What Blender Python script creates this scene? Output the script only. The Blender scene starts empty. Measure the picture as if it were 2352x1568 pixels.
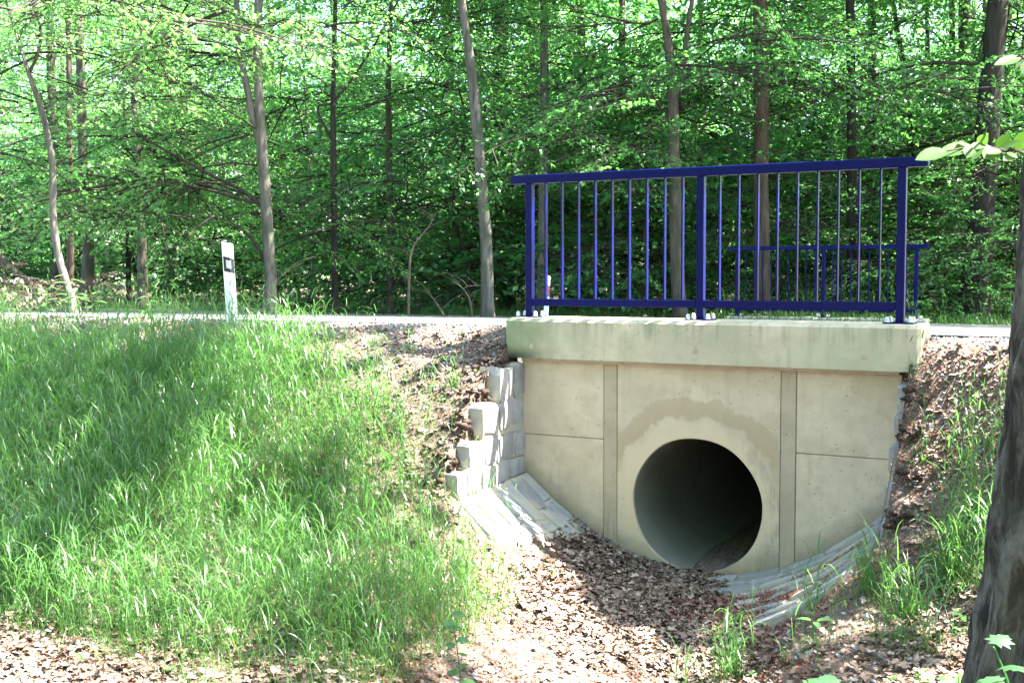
import bpy, math, random
import numpy as np
from mathutils import Vector, Matrix

R = math.radians
rng = np.random.default_rng(11)
random.seed(11)
scene = bpy.context.scene
col = scene.collection

# ------------------------------------------------------------------ camera, sky, sun, exposure
EYE = 0.324
cam_data = bpy.data.cameras.new("camera")
cam = bpy.data.objects.new("camera", cam_data)
col.objects.link(cam)
cam_data.sensor_width = 36.0
cam_data.lens = 4600 / 4096 * 36
cam_data.clip_start = 0.05
cam_data.clip_end = 1200
cam.matrix_world = (Matrix.Translation((0, 0, EYE)) @ Matrix.Rotation(math.pi / 2 - 0.0609, 4, 'X')
                    @ Matrix.Rotation(-0.003, 4, 'Z'))
scene.camera = cam

SUN_EL, SUN_AZ = R(56), R(91)          # azimuth from +Y towards +X
world = bpy.data.worlds.new("World")
scene.world = world
world.use_nodes = True
wn = world.node_tree.nodes
sky = wn.new('ShaderNodeTexSky')
sky.sky_type = 'NISHITA'
sky.sun_disc = False
sky.sun_elevation = SUN_EL
sky.sun_rotation = SUN_AZ
sky.air_density = 1.0
sky.dust_density = 2.0
sky.ozone_density = 1.0
world.node_tree.links.new(sky.outputs[0], wn['Background'].inputs[0])
wn['Background'].inputs[1].default_value = 0.085
sl = bpy.data.lights.new("sun", 'SUN')
sun = bpy.data.objects.new("sun", sl)
col.objects.link(sun)
sl.energy = 5.0
sl.angle = R(0.53)
sl.color = (1.0, 0.95, 0.86)
sdir = Vector((math.sin(SUN_AZ) * math.cos(SUN_EL), math.cos(SUN_AZ) * math.cos(SUN_EL), math.sin(SUN_EL)))
sun.rotation_euler = sdir.to_track_quat('Z', 'Y').to_euler()
sun.location = sdir * 50
scene.view_settings.view_transform = 'Standard'
scene.view_settings.look = 'None'
scene.view_settings.exposure = 3.85
scene.view_settings.gamma = 1.0
scene.view_settings.use_curve_mapping = False
scene.render.engine = 'CYCLES'
scene.cycles.max_bounces = 8
scene.cycles.diffuse_bounces = 4
scene.cycles.glossy_bounces = 2
scene.cycles.transmission_bounces = 4
scene.cycles.transparent_max_bounces = 4

# ------------------------------------------------------------------ frames
# culvert frame: u along the wall to the right, n out of the wall towards the ditch, z up (0 = top of the concrete beam)
PX, PY, ANG = 0.1299, 8.1782, 0.4940
CA, SA = math.cos(ANG), math.sin(ANG)
def F(u, n, z=0.0):
    return Vector((PX + u * CA - n * SA, PY - u * SA - n * CA, z))
def Fa(u, n):
    return PX + u * CA - n * SA, PY - u * SA - n * CA
def inv(x, y):
    dx, dy = x - PX, y - PY
    return dx * CA - dy * SA, -dx * SA - dy * CA
FPX = 4600 / 1.7415
def at(px, py, Y):
    """point at distance Y that the photograph (2352 px wide) shows at px, py"""
    x, y = px - 1176, py - 784
    cr, sr = math.cos(-0.003), math.sin(-0.003)
    xr, yr = x * cr + y * sr, -x * sr + y * cr
    cp, sp = math.cos(0.0609), math.sin(0.0609)
    v = -yr / FPX
    d = Vector((xr / FPX, cp + v * sp, -sp + v * cp))
    return Vector((0, 0, EYE)) + d * (Y / d.y)

# ------------------------------------------------------------------ object helpers
def props(o, label=None, cat=None, group=None, kind=None):
    if label: o['label'] = label
    if cat: o['category'] = cat
    if group: o['group'] = group
    if kind: o['kind'] = kind
    return o
def empty(name, loc, rz=0.0, label=None, cat=None, group=None):
    o = bpy.data.objects.new(name, None)
    o.empty_display_size = 0.2
    col.objects.link(o)
    o.location = loc
    o.rotation_euler = (0, 0, rz)
    return props(o, label, cat, group)
def link(name, me, mat=None, parent=None, smooth=False):
    o = bpy.data.objects.new(name, me)
    if mat is not None:
        me.materials.clear()
        for m_ in (mat if isinstance(mat, (list, tuple)) else [mat]):
            me.materials.append(m_)
    if smooth:
        me.polygons.foreach_set('use_smooth', [True] * len(me.polygons))
    col.objects.link(o)
    if parent is not None:
        o.parent = parent
    return o
def npmesh(name, V, faces, mi=None):
    """V (n,3), faces (m,k) same k"""
    me = bpy.data.meshes.new(name)
    V = np.asarray(V, dtype=np.float32)
    faces = np.asarray(faces, dtype=np.int32)
    k = faces.shape[1]
    me.vertices.add(len(V)); me.vertices.foreach_set('co', V.ravel())
    me.loops.add(faces.size); me.loops.foreach_set('vertex_index', faces.ravel())
    me.polygons.add(len(faces))
    me.polygons.foreach_set('loop_start', np.arange(0, faces.size, k, dtype=np.int32))
    me.polygons.foreach_set('loop_total', np.full(len(faces), k, dtype=np.int32))
    if mi is not None:
        me.polygons.foreach_set('material_index', np.asarray(mi, dtype=np.int32))
    me.update(calc_edges=True)
    return me
class MB:
    def __init__(s): s.v = []; s.f = []
    def add(s, v, f):
        b = len(s.v); s.v += [tuple(p) for p in v]; s.f += [tuple(i + b for i in q) for q in f]
    def box(s, x0, x1, y0, y1, z0, z1, c=0.0):
        """box with optional chamfer c on every edge of the long section"""
        if c <= 0:
            v = [(x, y, z) for z in (z0, z1) for y in (y0, y1) for x in (x0, x1)]
            s.add(v, [(0, 2, 3, 1), (4, 5, 7, 6), (0, 1, 5, 4), (2, 6, 7, 3), (0, 4, 6, 2), (1, 3, 7, 5)])
        else:
            import bmesh
            bm = bmesh.new()
            bmesh.ops.create_cube(bm, size=1)
            for q in bm.verts:
                q.co = Vector(((x0 + x1) / 2 + q.co.x * (x1 - x0), (y0 + y1) / 2 + q.co.y * (y1 - y0), (z0 + z1) / 2 + q.co.z * (z1 - z0)))
            bmesh.ops.bevel(bm, geom=bm.edges[:], offset=c, segments=1, affect='EDGES')
            bm.verts.ensure_lookup_table()
            s.add([q.co[:] for q in bm.verts], [[q.index for q in f_.verts] for f_ in bm.faces])
            bm.free()
    def build(s, name, mat, parent=None, off=(0, 0, 0), smooth=False):
        me = bpy.data.meshes.new(name)
        me.from_pydata([(a - off[0], b - off[1], c - off[2]) for a, b, c in s.v], [], s.f)
        me.update()
        return link(name, me, mat, parent, smooth)

# ------------------------------------------------------------------ noise
def _h(ix, iy, seed):
    a = (ix.astype(np.int64) * 374761393 + iy.astype(np.int64) * 668265263 + seed * 1442695041) & 0x7fffffff
    a = ((a ^ (a >> 13)) * 1274126177) & 0x7fffffff
    return ((a ^ (a >> 16)) & 0xffff) / 65535.0
def vn(x, y, seed=0):
    x = np.asarray(x, float); y = np.asarray(y, float)
    ix = np.floor(x); iy = np.floor(y); fx = x - ix; fy = y - iy
    fx = fx * fx * (3 - 2 * fx); fy = fy * fy * (3 - 2 * fy)
    a = _h(ix, iy, seed); b = _h(ix + 1, iy, seed); c = _h(ix, iy + 1, seed); d = _h(ix + 1, iy + 1, seed)
    return (a * (1 - fx) + b * fx) * (1 - fy) + (c * (1 - fx) + d * fx) * fy * 1.0
def fbm(x, y, seed=0, o=4):
    t = 0; s = 1; w = 0
    for i in range(o):
        t = t + vn(x * 2 ** i, y * 2 ** i, seed + i * 17) * s; w += s; s *= 0.5
    return t / w - 0.5

# ------------------------------------------------------------------ materials
class NT:
    def __init__(s, name):
        s.m = bpy.data.materials.new(name); s.m.use_nodes = True
        s.t = s.m.node_tree; s.n = s.t.nodes
        s.bsdf = s.n['Principled BSDF']; s.out = s.n['Material Output']
        s._obj = None
    def l(s, a, b): s.t.links.new(a, b)
    def obj(s):
        if s._obj is None: s._obj = s.n.new('ShaderNodeTexCoord').outputs['Object']
        return s._obj
    def mapping(s, scale=(1, 1, 1), vec=None):
        m = s.n.new('ShaderNodeMapping'); s.l(vec or s.obj(), m.inputs[0]); m.inputs['Scale'].default_value = scale
        return m.outputs[0]
    def noise(s, scale, detail=4, rough=0.55, vec=None, dist=0.0):
        q = s.n.new('ShaderNodeTexNoise'); s.l(vec or s.obj(), q.inputs['Vector'])
        q.inputs['Scale'].default_value = scale; q.inputs['Detail'].default_value = detail
        q.inputs['Roughness'].default_value = rough; q.inputs['Distortion'].default_value = dist
        return q.outputs['Fac']
    def vor(s, scale, vec=None, feature='F1', out='Distance'):
        q = s.n.new('ShaderNodeTexVoronoi'); s.l(vec or s.obj(), q.inputs['Vector']); q.feature = feature
        q.inputs['Scale'].default_value = scale
        return q.outputs[out]
    def ramp(s, fac, stops):
        q = s.n.new('ShaderNodeValToRGB'); s.l(fac, q.inputs[0])
        while len(q.color_ramp.elements) < len(stops): q.color_ramp.elements.new(0.5)
        for e, (p, c) in zip(q.color_ramp.elements, stops):
            e.position = p; e.color = (c[0], c[1], c[2], 1) if hasattr(c, '__len__') else (c, c, c, 1)
        return q.outputs[0]
    def mix(s, fac, a, b, mode='MIX'):
        q = s.n.new('ShaderNodeMix'); q.data_type = 'RGBA'; q.blend_type = mode
        for inp, val in ((q.inputs[0], fac), (q.inputs[6], a), (q.inputs[7], b)):
            if isinstance(val, bpy.types.NodeSocket): s.l(val, inp)
            elif hasattr(val, '__len__'): inp.default_value = (*val[:3], 1)
            else: inp.default_value = val
        return q.outputs[2]
    def math(s, op, a, b=None, c=None):
        q = s.n.new('ShaderNodeMath'); q.operation = op
        for i, val in enumerate((a, b, c)):
            if val is None: continue
            if isinstance(val, bpy.types.NodeSocket): s.l(val, q.inputs[i])
            else: q.inputs[i].default_value = val
        return q.outputs[0]
    def sep(s, vec=None):
        q = s.n.new('ShaderNodeSeparateXYZ'); s.l(vec or s.obj(), q.inputs[0]); return q.outputs
    def island(s):
        return s.n.new('ShaderNodeNewGeometry').outputs['Random Per Island']
    def objrand(s):
        return s.n.new('ShaderNodeObjectInfo').outputs['Random']
    def bump(s, h, strength=0.4, dist=0.01, prev=None):
        q = s.n.new('ShaderNodeBump'); s.l(h, q.inputs['Height'])
        q.inputs['Strength'].default_value = strength; q.inputs['Distance'].default_value = dist
        if prev is not None: s.l(prev, q.inputs['Normal'])
        s.l(q.outputs[0], s.bsdf.inputs['Normal']); return q.outputs[0]
    def color(s, c):
        if isinstance(c, bpy.types.NodeSocket): s.l(c, s.bsdf.inputs['Base Color'])
        else: s.bsdf.inputs['Base Color'].default_value = (*c, 1)
    def rough(s, r):
        if isinstance(r, bpy.types.NodeSocket): s.l(r, s.bsdf.inputs['Roughness'])
        else: s.bsdf.inputs['Roughness'].default_value = r
    def spec(s, v): s.bsdf.inputs['Specular IOR Level'].default_value = v

def leaf_mat(name, dark, light, trans, tfac=0.5, rough=0.42, spec=0.5):
    t = NT(name)
    r = t.island()
    big = t.noise(0.35, 2, 0.5)
    f = t.math('ADD', t.math('MULTIPLY', r, 0.7), t.math('MULTIPLY', big, 0.5))
    f = t.math('ADD', f, t.math('MULTIPLY', t.math('SUBTRACT', t.objrand(), 0.5), 0.3))
    c = t.mix(f, dark, light)
    t.color(c); t.rough(rough); t.spec(spec)
    tr = t.n.new('ShaderNodeBsdfTranslucent')
    t.l(t.mix(f, tuple(x * 0.8 for x in trans), trans), tr.inputs[0])
    mx = t.n.new('ShaderNodeMixShader'); mx.inputs[0].default_value = tfac
    t.l(t.bsdf.outputs[0], mx.inputs[1]); t.l(tr.outputs[0], mx.inputs[2]); t.l(mx.outputs[0], t.out.inputs[0])
    return t.m

M = {}
M['leaf'] = leaf_mat('beech_leaf', (0.024, 0.095, 0.032), (0.058, 0.165, 0.050), (0.16, 0.44, 0.085), 0.54, 0.42)
M['leaf_maple'] = leaf_mat('maple_leaf', (0.024, 0.09, 0.038), (0.056, 0.155, 0.058), (0.14, 0.39, 0.095), 0.52, 0.5)
M['leaf_light'] = leaf_mat('young_leaf', (0.055, 0.17, 0.050), (0.10, 0.23, 0.068), (0.22, 0.48, 0.105), 0.56, 0.45)
M['leaf_near'] = leaf_mat('hornbeam_leaf', (0.034, 0.105, 0.014), (0.048, 0.13, 0.018), (0.085, 0.19, 0.02), 0.55, 0.5, 0.25)
M['grass'] = leaf_mat('grass_blade', (0.022, 0.088, 0.022), (0.082, 0.17, 0.044), (0.125, 0.30, 0.055), 0.45, 0.33, 0.6)
M['straw'] = leaf_mat('dry_grass', (0.20, 0.16, 0.09), (0.42, 0.34, 0.22), (0.3, 0.24, 0.14), 0.35, 0.5)

def bark_mat(name, a, b, moss=None, sc=1.0, bumpd=0.02):
    t = NT(name)
    v = t.mapping((1, 1, 0.16))
    n1 = t.noise(14 * sc, 6, 0.65, v, 0.6)
    n2 = t.noise(3.0 * sc, 3, 0.5)
    c = t.ramp(n1, [(0.3, tuple(x * 0.35 for x in a)), (0.48, a), (0.75, b)])
    if moss:
        c = t.mix(t.ramp(n2, [(0.48, 0.0), (0.66, 0.75)]), c, moss)
    t.color(c); t.rough(0.9); t.spec(0.2)
    t.bump(n1, 1.0, bumpd * 1.6)
    return t.m
M['bark'] = bark_mat('grey_brown_bark', (0.07, 0.056, 0.045), (0.13, 0.108, 0.09), (0.04, 0.055, 0.025))
M['bark_grey'] = bark_mat('pale_grey_bark', (0.10, 0.09, 0.078), (0.18, 0.165, 0.145), (0.06, 0.07, 0.045))
M['bark_dark'] = bark_mat('dark_bark', (0.03, 0.025, 0.022), (0.06, 0.05, 0.043), None)
M['bark_brown'] = bark_mat('brown_bark', (0.065, 0.046, 0.034), (0.115, 0.085, 0.064), None)
M['twig'] = bark_mat('twig_bark', (0.035, 0.028, 0.022), (0.07, 0.055, 0.042), None, 3, 0.004)
M['stick'] = bark_mat('dead_wood', (0.11, 0.085, 0.065), (0.20, 0.16, 0.13), None, 3, 0.004)

def bark_near():
    t = NT('furrowed_bark')
    v = t.mapping((1, 1, 0.30))
    n1 = t.noise(16, 8, 0.68, v, 0.8)
    n2 = t.noise(4.0, 4, 0.55)
    n3 = t.noise(60, 4, 0.6)
    c = t.ramp(n1, [(0.42, (0.010, 0.009, 0.007)), (0.485, (0.040, 0.036, 0.029)), (0.57, (0.085, 0.084, 0.072)), (0.8, (0.155, 0.155, 0.138))])
    c = t.mix(t.ramp(n2, [(0.5, 0.0), (0.7, 0.4)]), c, (0.04, 0.05, 0.028))
    c = t.mix(t.ramp(n3, [(0.35, 0.35), (0.6, 0.0)]), c, (0.03, 0.025, 0.02))
    t.color(c); t.rough(0.88); t.spec(0.25)
    b1 = t.bump(n1, 0.8, 0.02)
    t.bump(n3, 0.5, 0.004, b1)
    return t.m
M['bark_near'] = bark_near()

def ground_mat():
    t = NT('forest_soil')
    n1 = t.noise(2.2, 5, 0.6); n2 = t.noise(22, 6, 0.7); n3 = t.noise(110, 3, 0.6)
    c = t.ramp(n2, [(0.3, (0.030, 0.020, 0.015)), (0.5, (0.085, 0.060, 0.046)), (0.7, (0.19, 0.145, 0.12))])
    c = t.mix(t.ramp(n1, [(0.42, 0.0), (0.62, 0.6)]), c, (0.12, 0.09, 0.07))
    c = t.mix(t.ramp(n3, [(0.52, 0.0), (0.7, 0.7)]), c, (0.34, 0.25, 0.22))
    t.color(c); t.rough(0.95); t.spec(0.15)
    b = t.bump(n2, 0.9, 0.03); t.bump(n3, 0.7, 0.008, b)
    return t.m
M['ground'] = ground_mat()

def road_mat():
    t = NT('asphalt')
    n1 = t.noise(160, 3, 0.7); n2 = t.noise(0.9, 4, 0.5, t.mapping((0.25, 2.2, 1)))
    c = t.ramp(n1, [(0.35, (0.055, 0.056, 0.062)), (0.65, (0.13, 0.132, 0.14))])
    c = t.mix(t.ramp(n2, [(0.4, 0.0), (0.6, 0.35)]), c, (0.11, 0.11, 0.115))
    t.color(c); t.rough(0.42); t.spec(0.5)
    t.bump(n1, 0.3, 0.002)
    return t.m
M['road'] = road_mat()
def plain(name, c, rough=0.5, spec=0.5, var=0.12, sc=8):
    t = NT(name)
    n = t.noise(sc, 4, 0.6)
    t.color(t.mix(n, tuple(x * (1 - var) for x in c), tuple(min(1, x * (1 + var)) for x in c)))
    t.rough(rough); t.spec(spec)
    t.bump(t.noise(sc * 12, 2), 0.1, 0.001)
    return t.m
M['soil_dark'] = plain('dark_crumbly_soil', (0.045, 0.032, 0.026), 0.95, 0.1, 0.6, 30)
M['line'] = plain('road_paint', (0.72, 0.72, 0.70), 0.55, 0.5, 0.15, 20)
M['gravel'] = plain('gravel_stone', (0.26, 0.25, 0.27), 0.8, 0.3, 0.5, 9)

def concrete(name, base, culvert=False, beam=False, streak=0.4):
    t = NT(name)
    n1 = t.noise(1.6, 5, 0.55); n2 = t.noise(7, 6, 0.65); n3 = t.noise(90, 3, 0.5)
    c = t.mix(t.ramp(n1, [(0.3, 0.0), (0.7, 1.0)]), tuple(x * 0.80 for x in base), tuple(x * 1.12 for x in base))
    c = t.mix(t.ramp(n2, [(0.38, 0.5), (0.56, 0.0)]), c, tuple(x * y for x, y in zip(base, (0.74, 0.72, 0.66))))
    # thin vertical run marks and pores
    st = t.noise(9, 4, 0.6, t.mapping((1.6, 1.6, 0.10)))
    c = t.mix(t.ramp(st, [(0.55, 0.0), (0.72, streak)]), c, tuple(x * 0.62 for x in base))
    pores = t.vor(24, t.mapping((1, 1, 1.3)))
    pm = t.math('MULTIPLY', t.ramp(pores, [(0.07, 1.0), (0.13, 0.0)]), t.ramp(t.noise(5, 2), [(0.46, 0.0), (0.56, 1.0)]))
    c = t.mix(pm, c, (0.09, 0.08, 0.06))
    scr = t.noise(5, 3, 0.5, t.mapping((1, 1, 6)), 2.5)
    c = t.mix(t.math('MULTIPLY', t.ramp(scr, [(0.492, 0.0), (0.5, 0.35), (0.508, 0.0)]), t.ramp(t.noise(2.5, 3), [(0.5, 0.0), (0.6, 1.0)])), c, tuple(x * 0.5 for x in base))
    sx = t.sep()
    if culvert:
        dx = t.math('SUBTRACT', sx[0], 1.285); dz = t.math('SUBTRACT', sx[2], -1.21)
        d = t.math('SQRT', t.math('ADD', t.math('MULTIPLY', dx, dx), t.math('MULTIPLY', dz, dz)))
        dn = t.math('ADD', d, t.math('MULTIPLY', t.math('SUBTRACT', t.noise(6, 5, 0.6), 0.5), 0.22))
        coll = t.ramp(dn, [(0.50, 0.85), (0.60, 0.0)])
        c = t.mix(coll, c, tuple(x * y for x, y in zip(base, (1.02, 0.99, 0.93))))
        arc = t.math('MULTIPLY', t.ramp(dn, [(0.58, 0.0), (0.60, 0.8), (0.69, 0.6), (0.71, 0.0)]),
                     t.ramp(t.math('ADD', dz, 0.0), [(0.10, 0.0), (0.30, 1.0)]))
        c = t.mix(arc, c, tuple(x * y for x, y in zip(base, (0.66, 0.62, 0.52))))
        brush = t.noise(14, 5, 0.6, t.mapping((3, 3, 0.5)), 0.8)
        side = t.math('MULTIPLY', t.ramp(dn, [(0.46, 0.0), (0.54, 0.7), (0.62, 0.0)]), t.ramp(dx, [(0.2, 0.0), (0.4, 1.0)]))
        c = t.mix(t.math('MULTIPLY', side, t.ramp(brush, [(0.4, 0.0), (0.6, 1.0)])), c, tuple(x * 0.55 for x in base))
        # damp patches
        wet = t.ramp(t.noise(2.3, 5, 0.62, t.mapping((1.0, 1, 0.8))), [(0.585, 0.0), (0.60, 0.32)])
        c = t.mix(wet, c, tuple(x * y for x, y in zip(base, (0.70, 0.64, 0.54))))
        # splashed foot of the wall: dirt that sits 0-15 cm above the bed
        bed = t.math('ADD', t.math('MULTIPLY', t.math('MULTIPLY', dx, dx), 0.36), -1.66)
        ab = t.math('ADD', t.math('SUBTRACT', sx[2], bed), t.math('MULTIPLY', t.math('SUBTRACT', t.noise(9, 4), 0.5), 0.14))
        c = t.mix(t.ramp(ab, [(0.02, 0.6), (0.16, 0.0)]), c, (0.14, 0.12, 0.085))
    if beam:
        # green algae film near the left end and lower edge
        gx = t.math('ADD', sx[0], t.math('MULTIPLY', t.math('SUBTRACT', t.noise(5, 5), 0.5), 0.5))
        gz = t.math('ADD', sx[2], t.math('MULTIPLY', t.math('SUBTRACT', t.noise(8, 5), 0.5), 0.1))
        al = t.math('MULTIPLY', t.ramp(gx, [(0.0, 0.75), (0.35, 0.0)]), 1.0)
        c = t.mix(al, c, (0.13, 0.17, 0.075))
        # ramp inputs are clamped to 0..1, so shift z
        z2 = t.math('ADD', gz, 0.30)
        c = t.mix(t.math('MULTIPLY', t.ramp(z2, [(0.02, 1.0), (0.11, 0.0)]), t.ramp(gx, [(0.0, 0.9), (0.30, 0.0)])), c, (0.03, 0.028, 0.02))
        c = t.mix(t.ramp(t.noise(2.8, 4, 0.6), [(0.47, 0.0), (0.66, 0.6)]), c, (0.29, 0.30, 0.205))
        tr = t.math('MULTIPLY', t.ramp(z2, [(0.12, 0.0), (0.27, 1.0)]), t.ramp(t.noise(11, 4, 0.6, t.mapping((2, 2, 0.12))), [(0.5, 0.0), (0.68, 0.5)]))
        c = t.mix(tr, c, (0.13, 0.12, 0.075))
    t.color(c); t.rough(0.9); t.spec(0.25)
    b = t.bump(n2, 0.12, 0.006); b = t.bump(n3, 0.25, 0.0015, b)
    t.bump(t.math('SUBTRACT', 1.0, pm), 0.6, 0.004, b)
    return t.m
M['wallc'] = concrete('wall_concrete', (0.48, 0.395, 0.30), culvert=True)
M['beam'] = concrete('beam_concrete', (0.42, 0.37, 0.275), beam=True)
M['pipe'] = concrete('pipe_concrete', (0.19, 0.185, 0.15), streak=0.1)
M['strip'] = concrete('joint_concrete', (0.36, 0.295, 0.22), streak=0.9)
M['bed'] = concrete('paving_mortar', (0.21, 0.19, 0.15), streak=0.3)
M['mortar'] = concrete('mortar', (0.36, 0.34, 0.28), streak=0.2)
M['groove'] = plain('dark_joint', (0.20, 0.18, 0.145), 0.95, 0.1)

def stone_mat():
    t = NT('field_stone')
    n1 = t.noise(9, 6, 0.6); n2 = t.noise(3, 4, 0.5, None, 1.0)
    r = t.objrand()
    c = t.mix(r, (0.20, 0.20, 0.20), (0.33, 0.33, 0.335))
    c = t.mix(t.ramp(n1, [(0.35, 0.6), (0.6, 0.0)]), c, (0.15, 0.145, 0.135))
    c = t.mix(t.ramp(n2, [(0.5, 0.0), (0.6, 0.6)]), c, (0.36, 0.31, 0.23))
    t.color(c); t.rough(0.8); t.spec(0.35)
    b = t.bump(n1, 0.5, 0.012); t.bump(t.noise(60, 3), 0.3, 0.003, b)
    return t.m
M['stone'] = stone_mat()
def paint():
    t = NT('blue_paint')
    n = t.noise(300, 2, 0.5)
    d = t.noise(7, 4, 0.6)
    t.color(t.mix(t.ramp(d, [(0.62, 0.0), (0.72, 0.25)]), (0.0003, 0.0020, 0.056), (0.004, 0.006, 0.030)))
    t.rough(0.30); t.spec(0.12)
    t.bump(n, 0.05, 0.0005)
    return t.m
M['blue'] = paint()
M['bolt'] = plain('grey_plastic_cap', (0.45, 0.47, 0.45), 0.45)
M['white'] = plain('white_plastic', (0.78, 0.80, 0.82), 0.45, 0.4, 0.05)
M['black'] = plain('black_film', (0.012, 0.012, 0.016), 0.4)
M['refl'] = plain('clear_reflector', (0.55, 0.56, 0.68), 0.2, 0.8, 0.05, 40)
M['red'] = plain('red_reflector', (0.65, 0.05, 0.04), 0.25, 0.7, 0.1, 40)
def litter_mat():
    t = NT('dead_leaf')
    r = t.island()
    c = t.ramp(r, [(0.0, (0.09, 0.055, 0.04)), (0.4, (0.125, 0.088, 0.066)), (0.8, (0.21, 0.155, 0.122)), (1.0, (0.36, 0.29, 0.24))])
    t.color(c); t.rough(0.65); t.spec(0.2)
    return t.m
M['litter'] = litter_mat()
def wet_shade_mat():  # damp leaves, darkened further to paint in the ditch floor's shade
    t = NT('damp_shaded_dead_leaf')
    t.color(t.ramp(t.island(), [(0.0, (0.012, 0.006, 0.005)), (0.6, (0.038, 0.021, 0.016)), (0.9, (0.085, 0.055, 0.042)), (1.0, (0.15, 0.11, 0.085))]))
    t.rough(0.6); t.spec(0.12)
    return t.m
M['litter_wet_shade'] = wet_shade_mat()
def crumb_mat():
    t = NT('bud_scales')
    t.color(t.ramp(t.island(), [(0.0, (0.09, 0.03, 0.018)), (0.5, (0.20, 0.075, 0.05)), (1.0, (0.34, 0.18, 0.13))]))
    t.rough(0.8); t.spec(0.2)
    return t.m
M['crumb'] = crumb_mat()

# ------------------------------------------------------------------ terrain
def smin(a, b, k):
    h = np.clip(0.5 + 0.5 * (b - a) / k, 0, 1)
    return b * (1 - h) + a * h - k * h * (1 - h)
def sstep(x, a, b):
    t = np.clip((x - a) / (b - a), 0, 1); return t * t * (3 - 2 * t)
def channel(u, n):
    k = 0.36 + (0.11 - 0.36) * sstep(n, 1.0, 3.4)
    return -1.665 - np.clip(n, 0, 1.6) * (0.03 + 0.13 * sstep(u, 0.9, 2.2)) + k * (u - 1.285) ** 2
def height(u, n):
    u = np.asarray(u, float); n = np.asarray(n, float)
    near = np.interp(n, [0.05, 0.2, 0.32, 0.5, 0.68, 0.9, 1.08, 1.25, 1.6, 2.2, 3.2, 4, 8], [-.075, -.20, -.31, -.36, -.50, -.70, -.88, -1.03, -1.20, -1.38, -1.53, -1.56, -1.5])
    far = np.interp(n, [0.05, 0.35, 0.8, 3.3, 4, 8], [-.075, -.10, -.26, -1.44, -1.52, -1.5])
    rnear = np.interp(n, [0.0, 0.12, 0.22, 0.32, 0.5, 0.66, 0.9, 1.2, 1.5, 2.1, 3, 8], [-.075, -.14, -.26, -.42, -.66, -.84, -1.05, -1.27, -1.40, -1.46, -1.48, -1.42])
    rfar = np.interp(n, [0.0, 0.25, 0.6, 1.4, 2.0, 3, 8], [-.075, -.12, -.40, -1.08, -1.36, -1.45, -1.42])
    wl = sstep(-u, 0.1, 1.6); wr = sstep(u, 2.75, 3.6)
    bl = near * (1 - wl) + far * wl
    br = rnear * (1 - wr) + rfar * wr
    side = sstep(u, 0.9, 1.7)
    bank = bl * (1 - side) + br * side
    amp = 0.07 * sstep(n, 0.25, 0.8)
    bank = bank + amp * fbm(u * 1.7, n * 1.7, 3) * 1.6
    ch = channel(u, n) + 0.03 * fbm(u * 3, n * 3, 9) * sstep(n, 1.0, 1.5)
    z = smin(bank, ch, 0.10)
    ins = ((u > -0.05) & (u < 2.60) & (n < 1.06) & (n > -0.02) & ((u < 1.3) | (n < 0.80)))
    z = np.where(ins, ch, z)
    outs = ((n < 1.06) & (u <= -0.05)) | ((n < 0.8) & (u >= 2.60))
    z = np.where(outs & (n > -0.02), bank, z)
    rd = -0.085 + 0.036 * np.minimum(n, 0)
    beyond = -0.085 + 0.036 * -8.5 - 0.12 * sstep(-n, 8.6, 12) + 0.5 * fbm(u * .12, n * .12, 5) * sstep(-n, 12, 20) + .09 * fbm(u * 1.3, n * 1.3, 6) * sstep(-n, 8.7, 9.4)
    rd = np.where(n < -8.5, beyond, rd)
    z = np.where(n <= -0.02, rd, z)
    return z + 0.012 * fbm(u * 9, n * 9, 21) * sstep(n, 0.1, 0.4)
def hz(x, y):
    u, n = inv(x, y); return height(u, n)

def axis(fine0, fine1, step, far0, far1, g=1.35):
    a = list(np.arange(fine0, fine1 + 1e-6, step))
    s = step; q = fine1
    while q < far1: s *= g; q += s; a.append(min(q, far1))
    s = step; q = fine0
    while q > far0: s *= g; q -= s; a.insert(0, max(q, far0))
    return np.array(a)
us = axis(-8.0, 5.5, 0.045, -260, 260)
ns = axis(-0.5, 5.6, 0.04, -300, 200)
ns = np.unique(np.concatenate([ns[ns < -12], np.arange(-12, -0.5, 0.35), ns[ns >= -0.5]]))
UU, NN = np.meshgrid(us, ns)
ZZ = height(UU, NN)
nu, nn = len(us), len(ns)
V = np.stack([UU.ravel(), -NN.ravel(), ZZ.ravel()], 1)
ii = np.arange(nu * nn).reshape(nn, nu)
Q = np.stack([ii[:-1, :-1], ii[1:, :-1], ii[1:, 1:], ii[:-1, 1:]], -1).reshape(-1, 4)
uc = (UU[:-1, :-1] + UU[1:, 1:]).ravel() / 2; nc = (NN[:-1, :-1] + NN[1:, 1:]).ravel() / 2
keep = ~((uc > -0.12) & (uc < 2.70) & (nc > -0.16) & (nc < 0.06))
FL = F(0, 0, 0)
g = link('ground', npmesh('ground', V, Q[keep]), M['ground'], None, True)
g.location = FL; g.rotation_euler = (0, 0, -ANG)
props(g, kind='structure')

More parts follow.
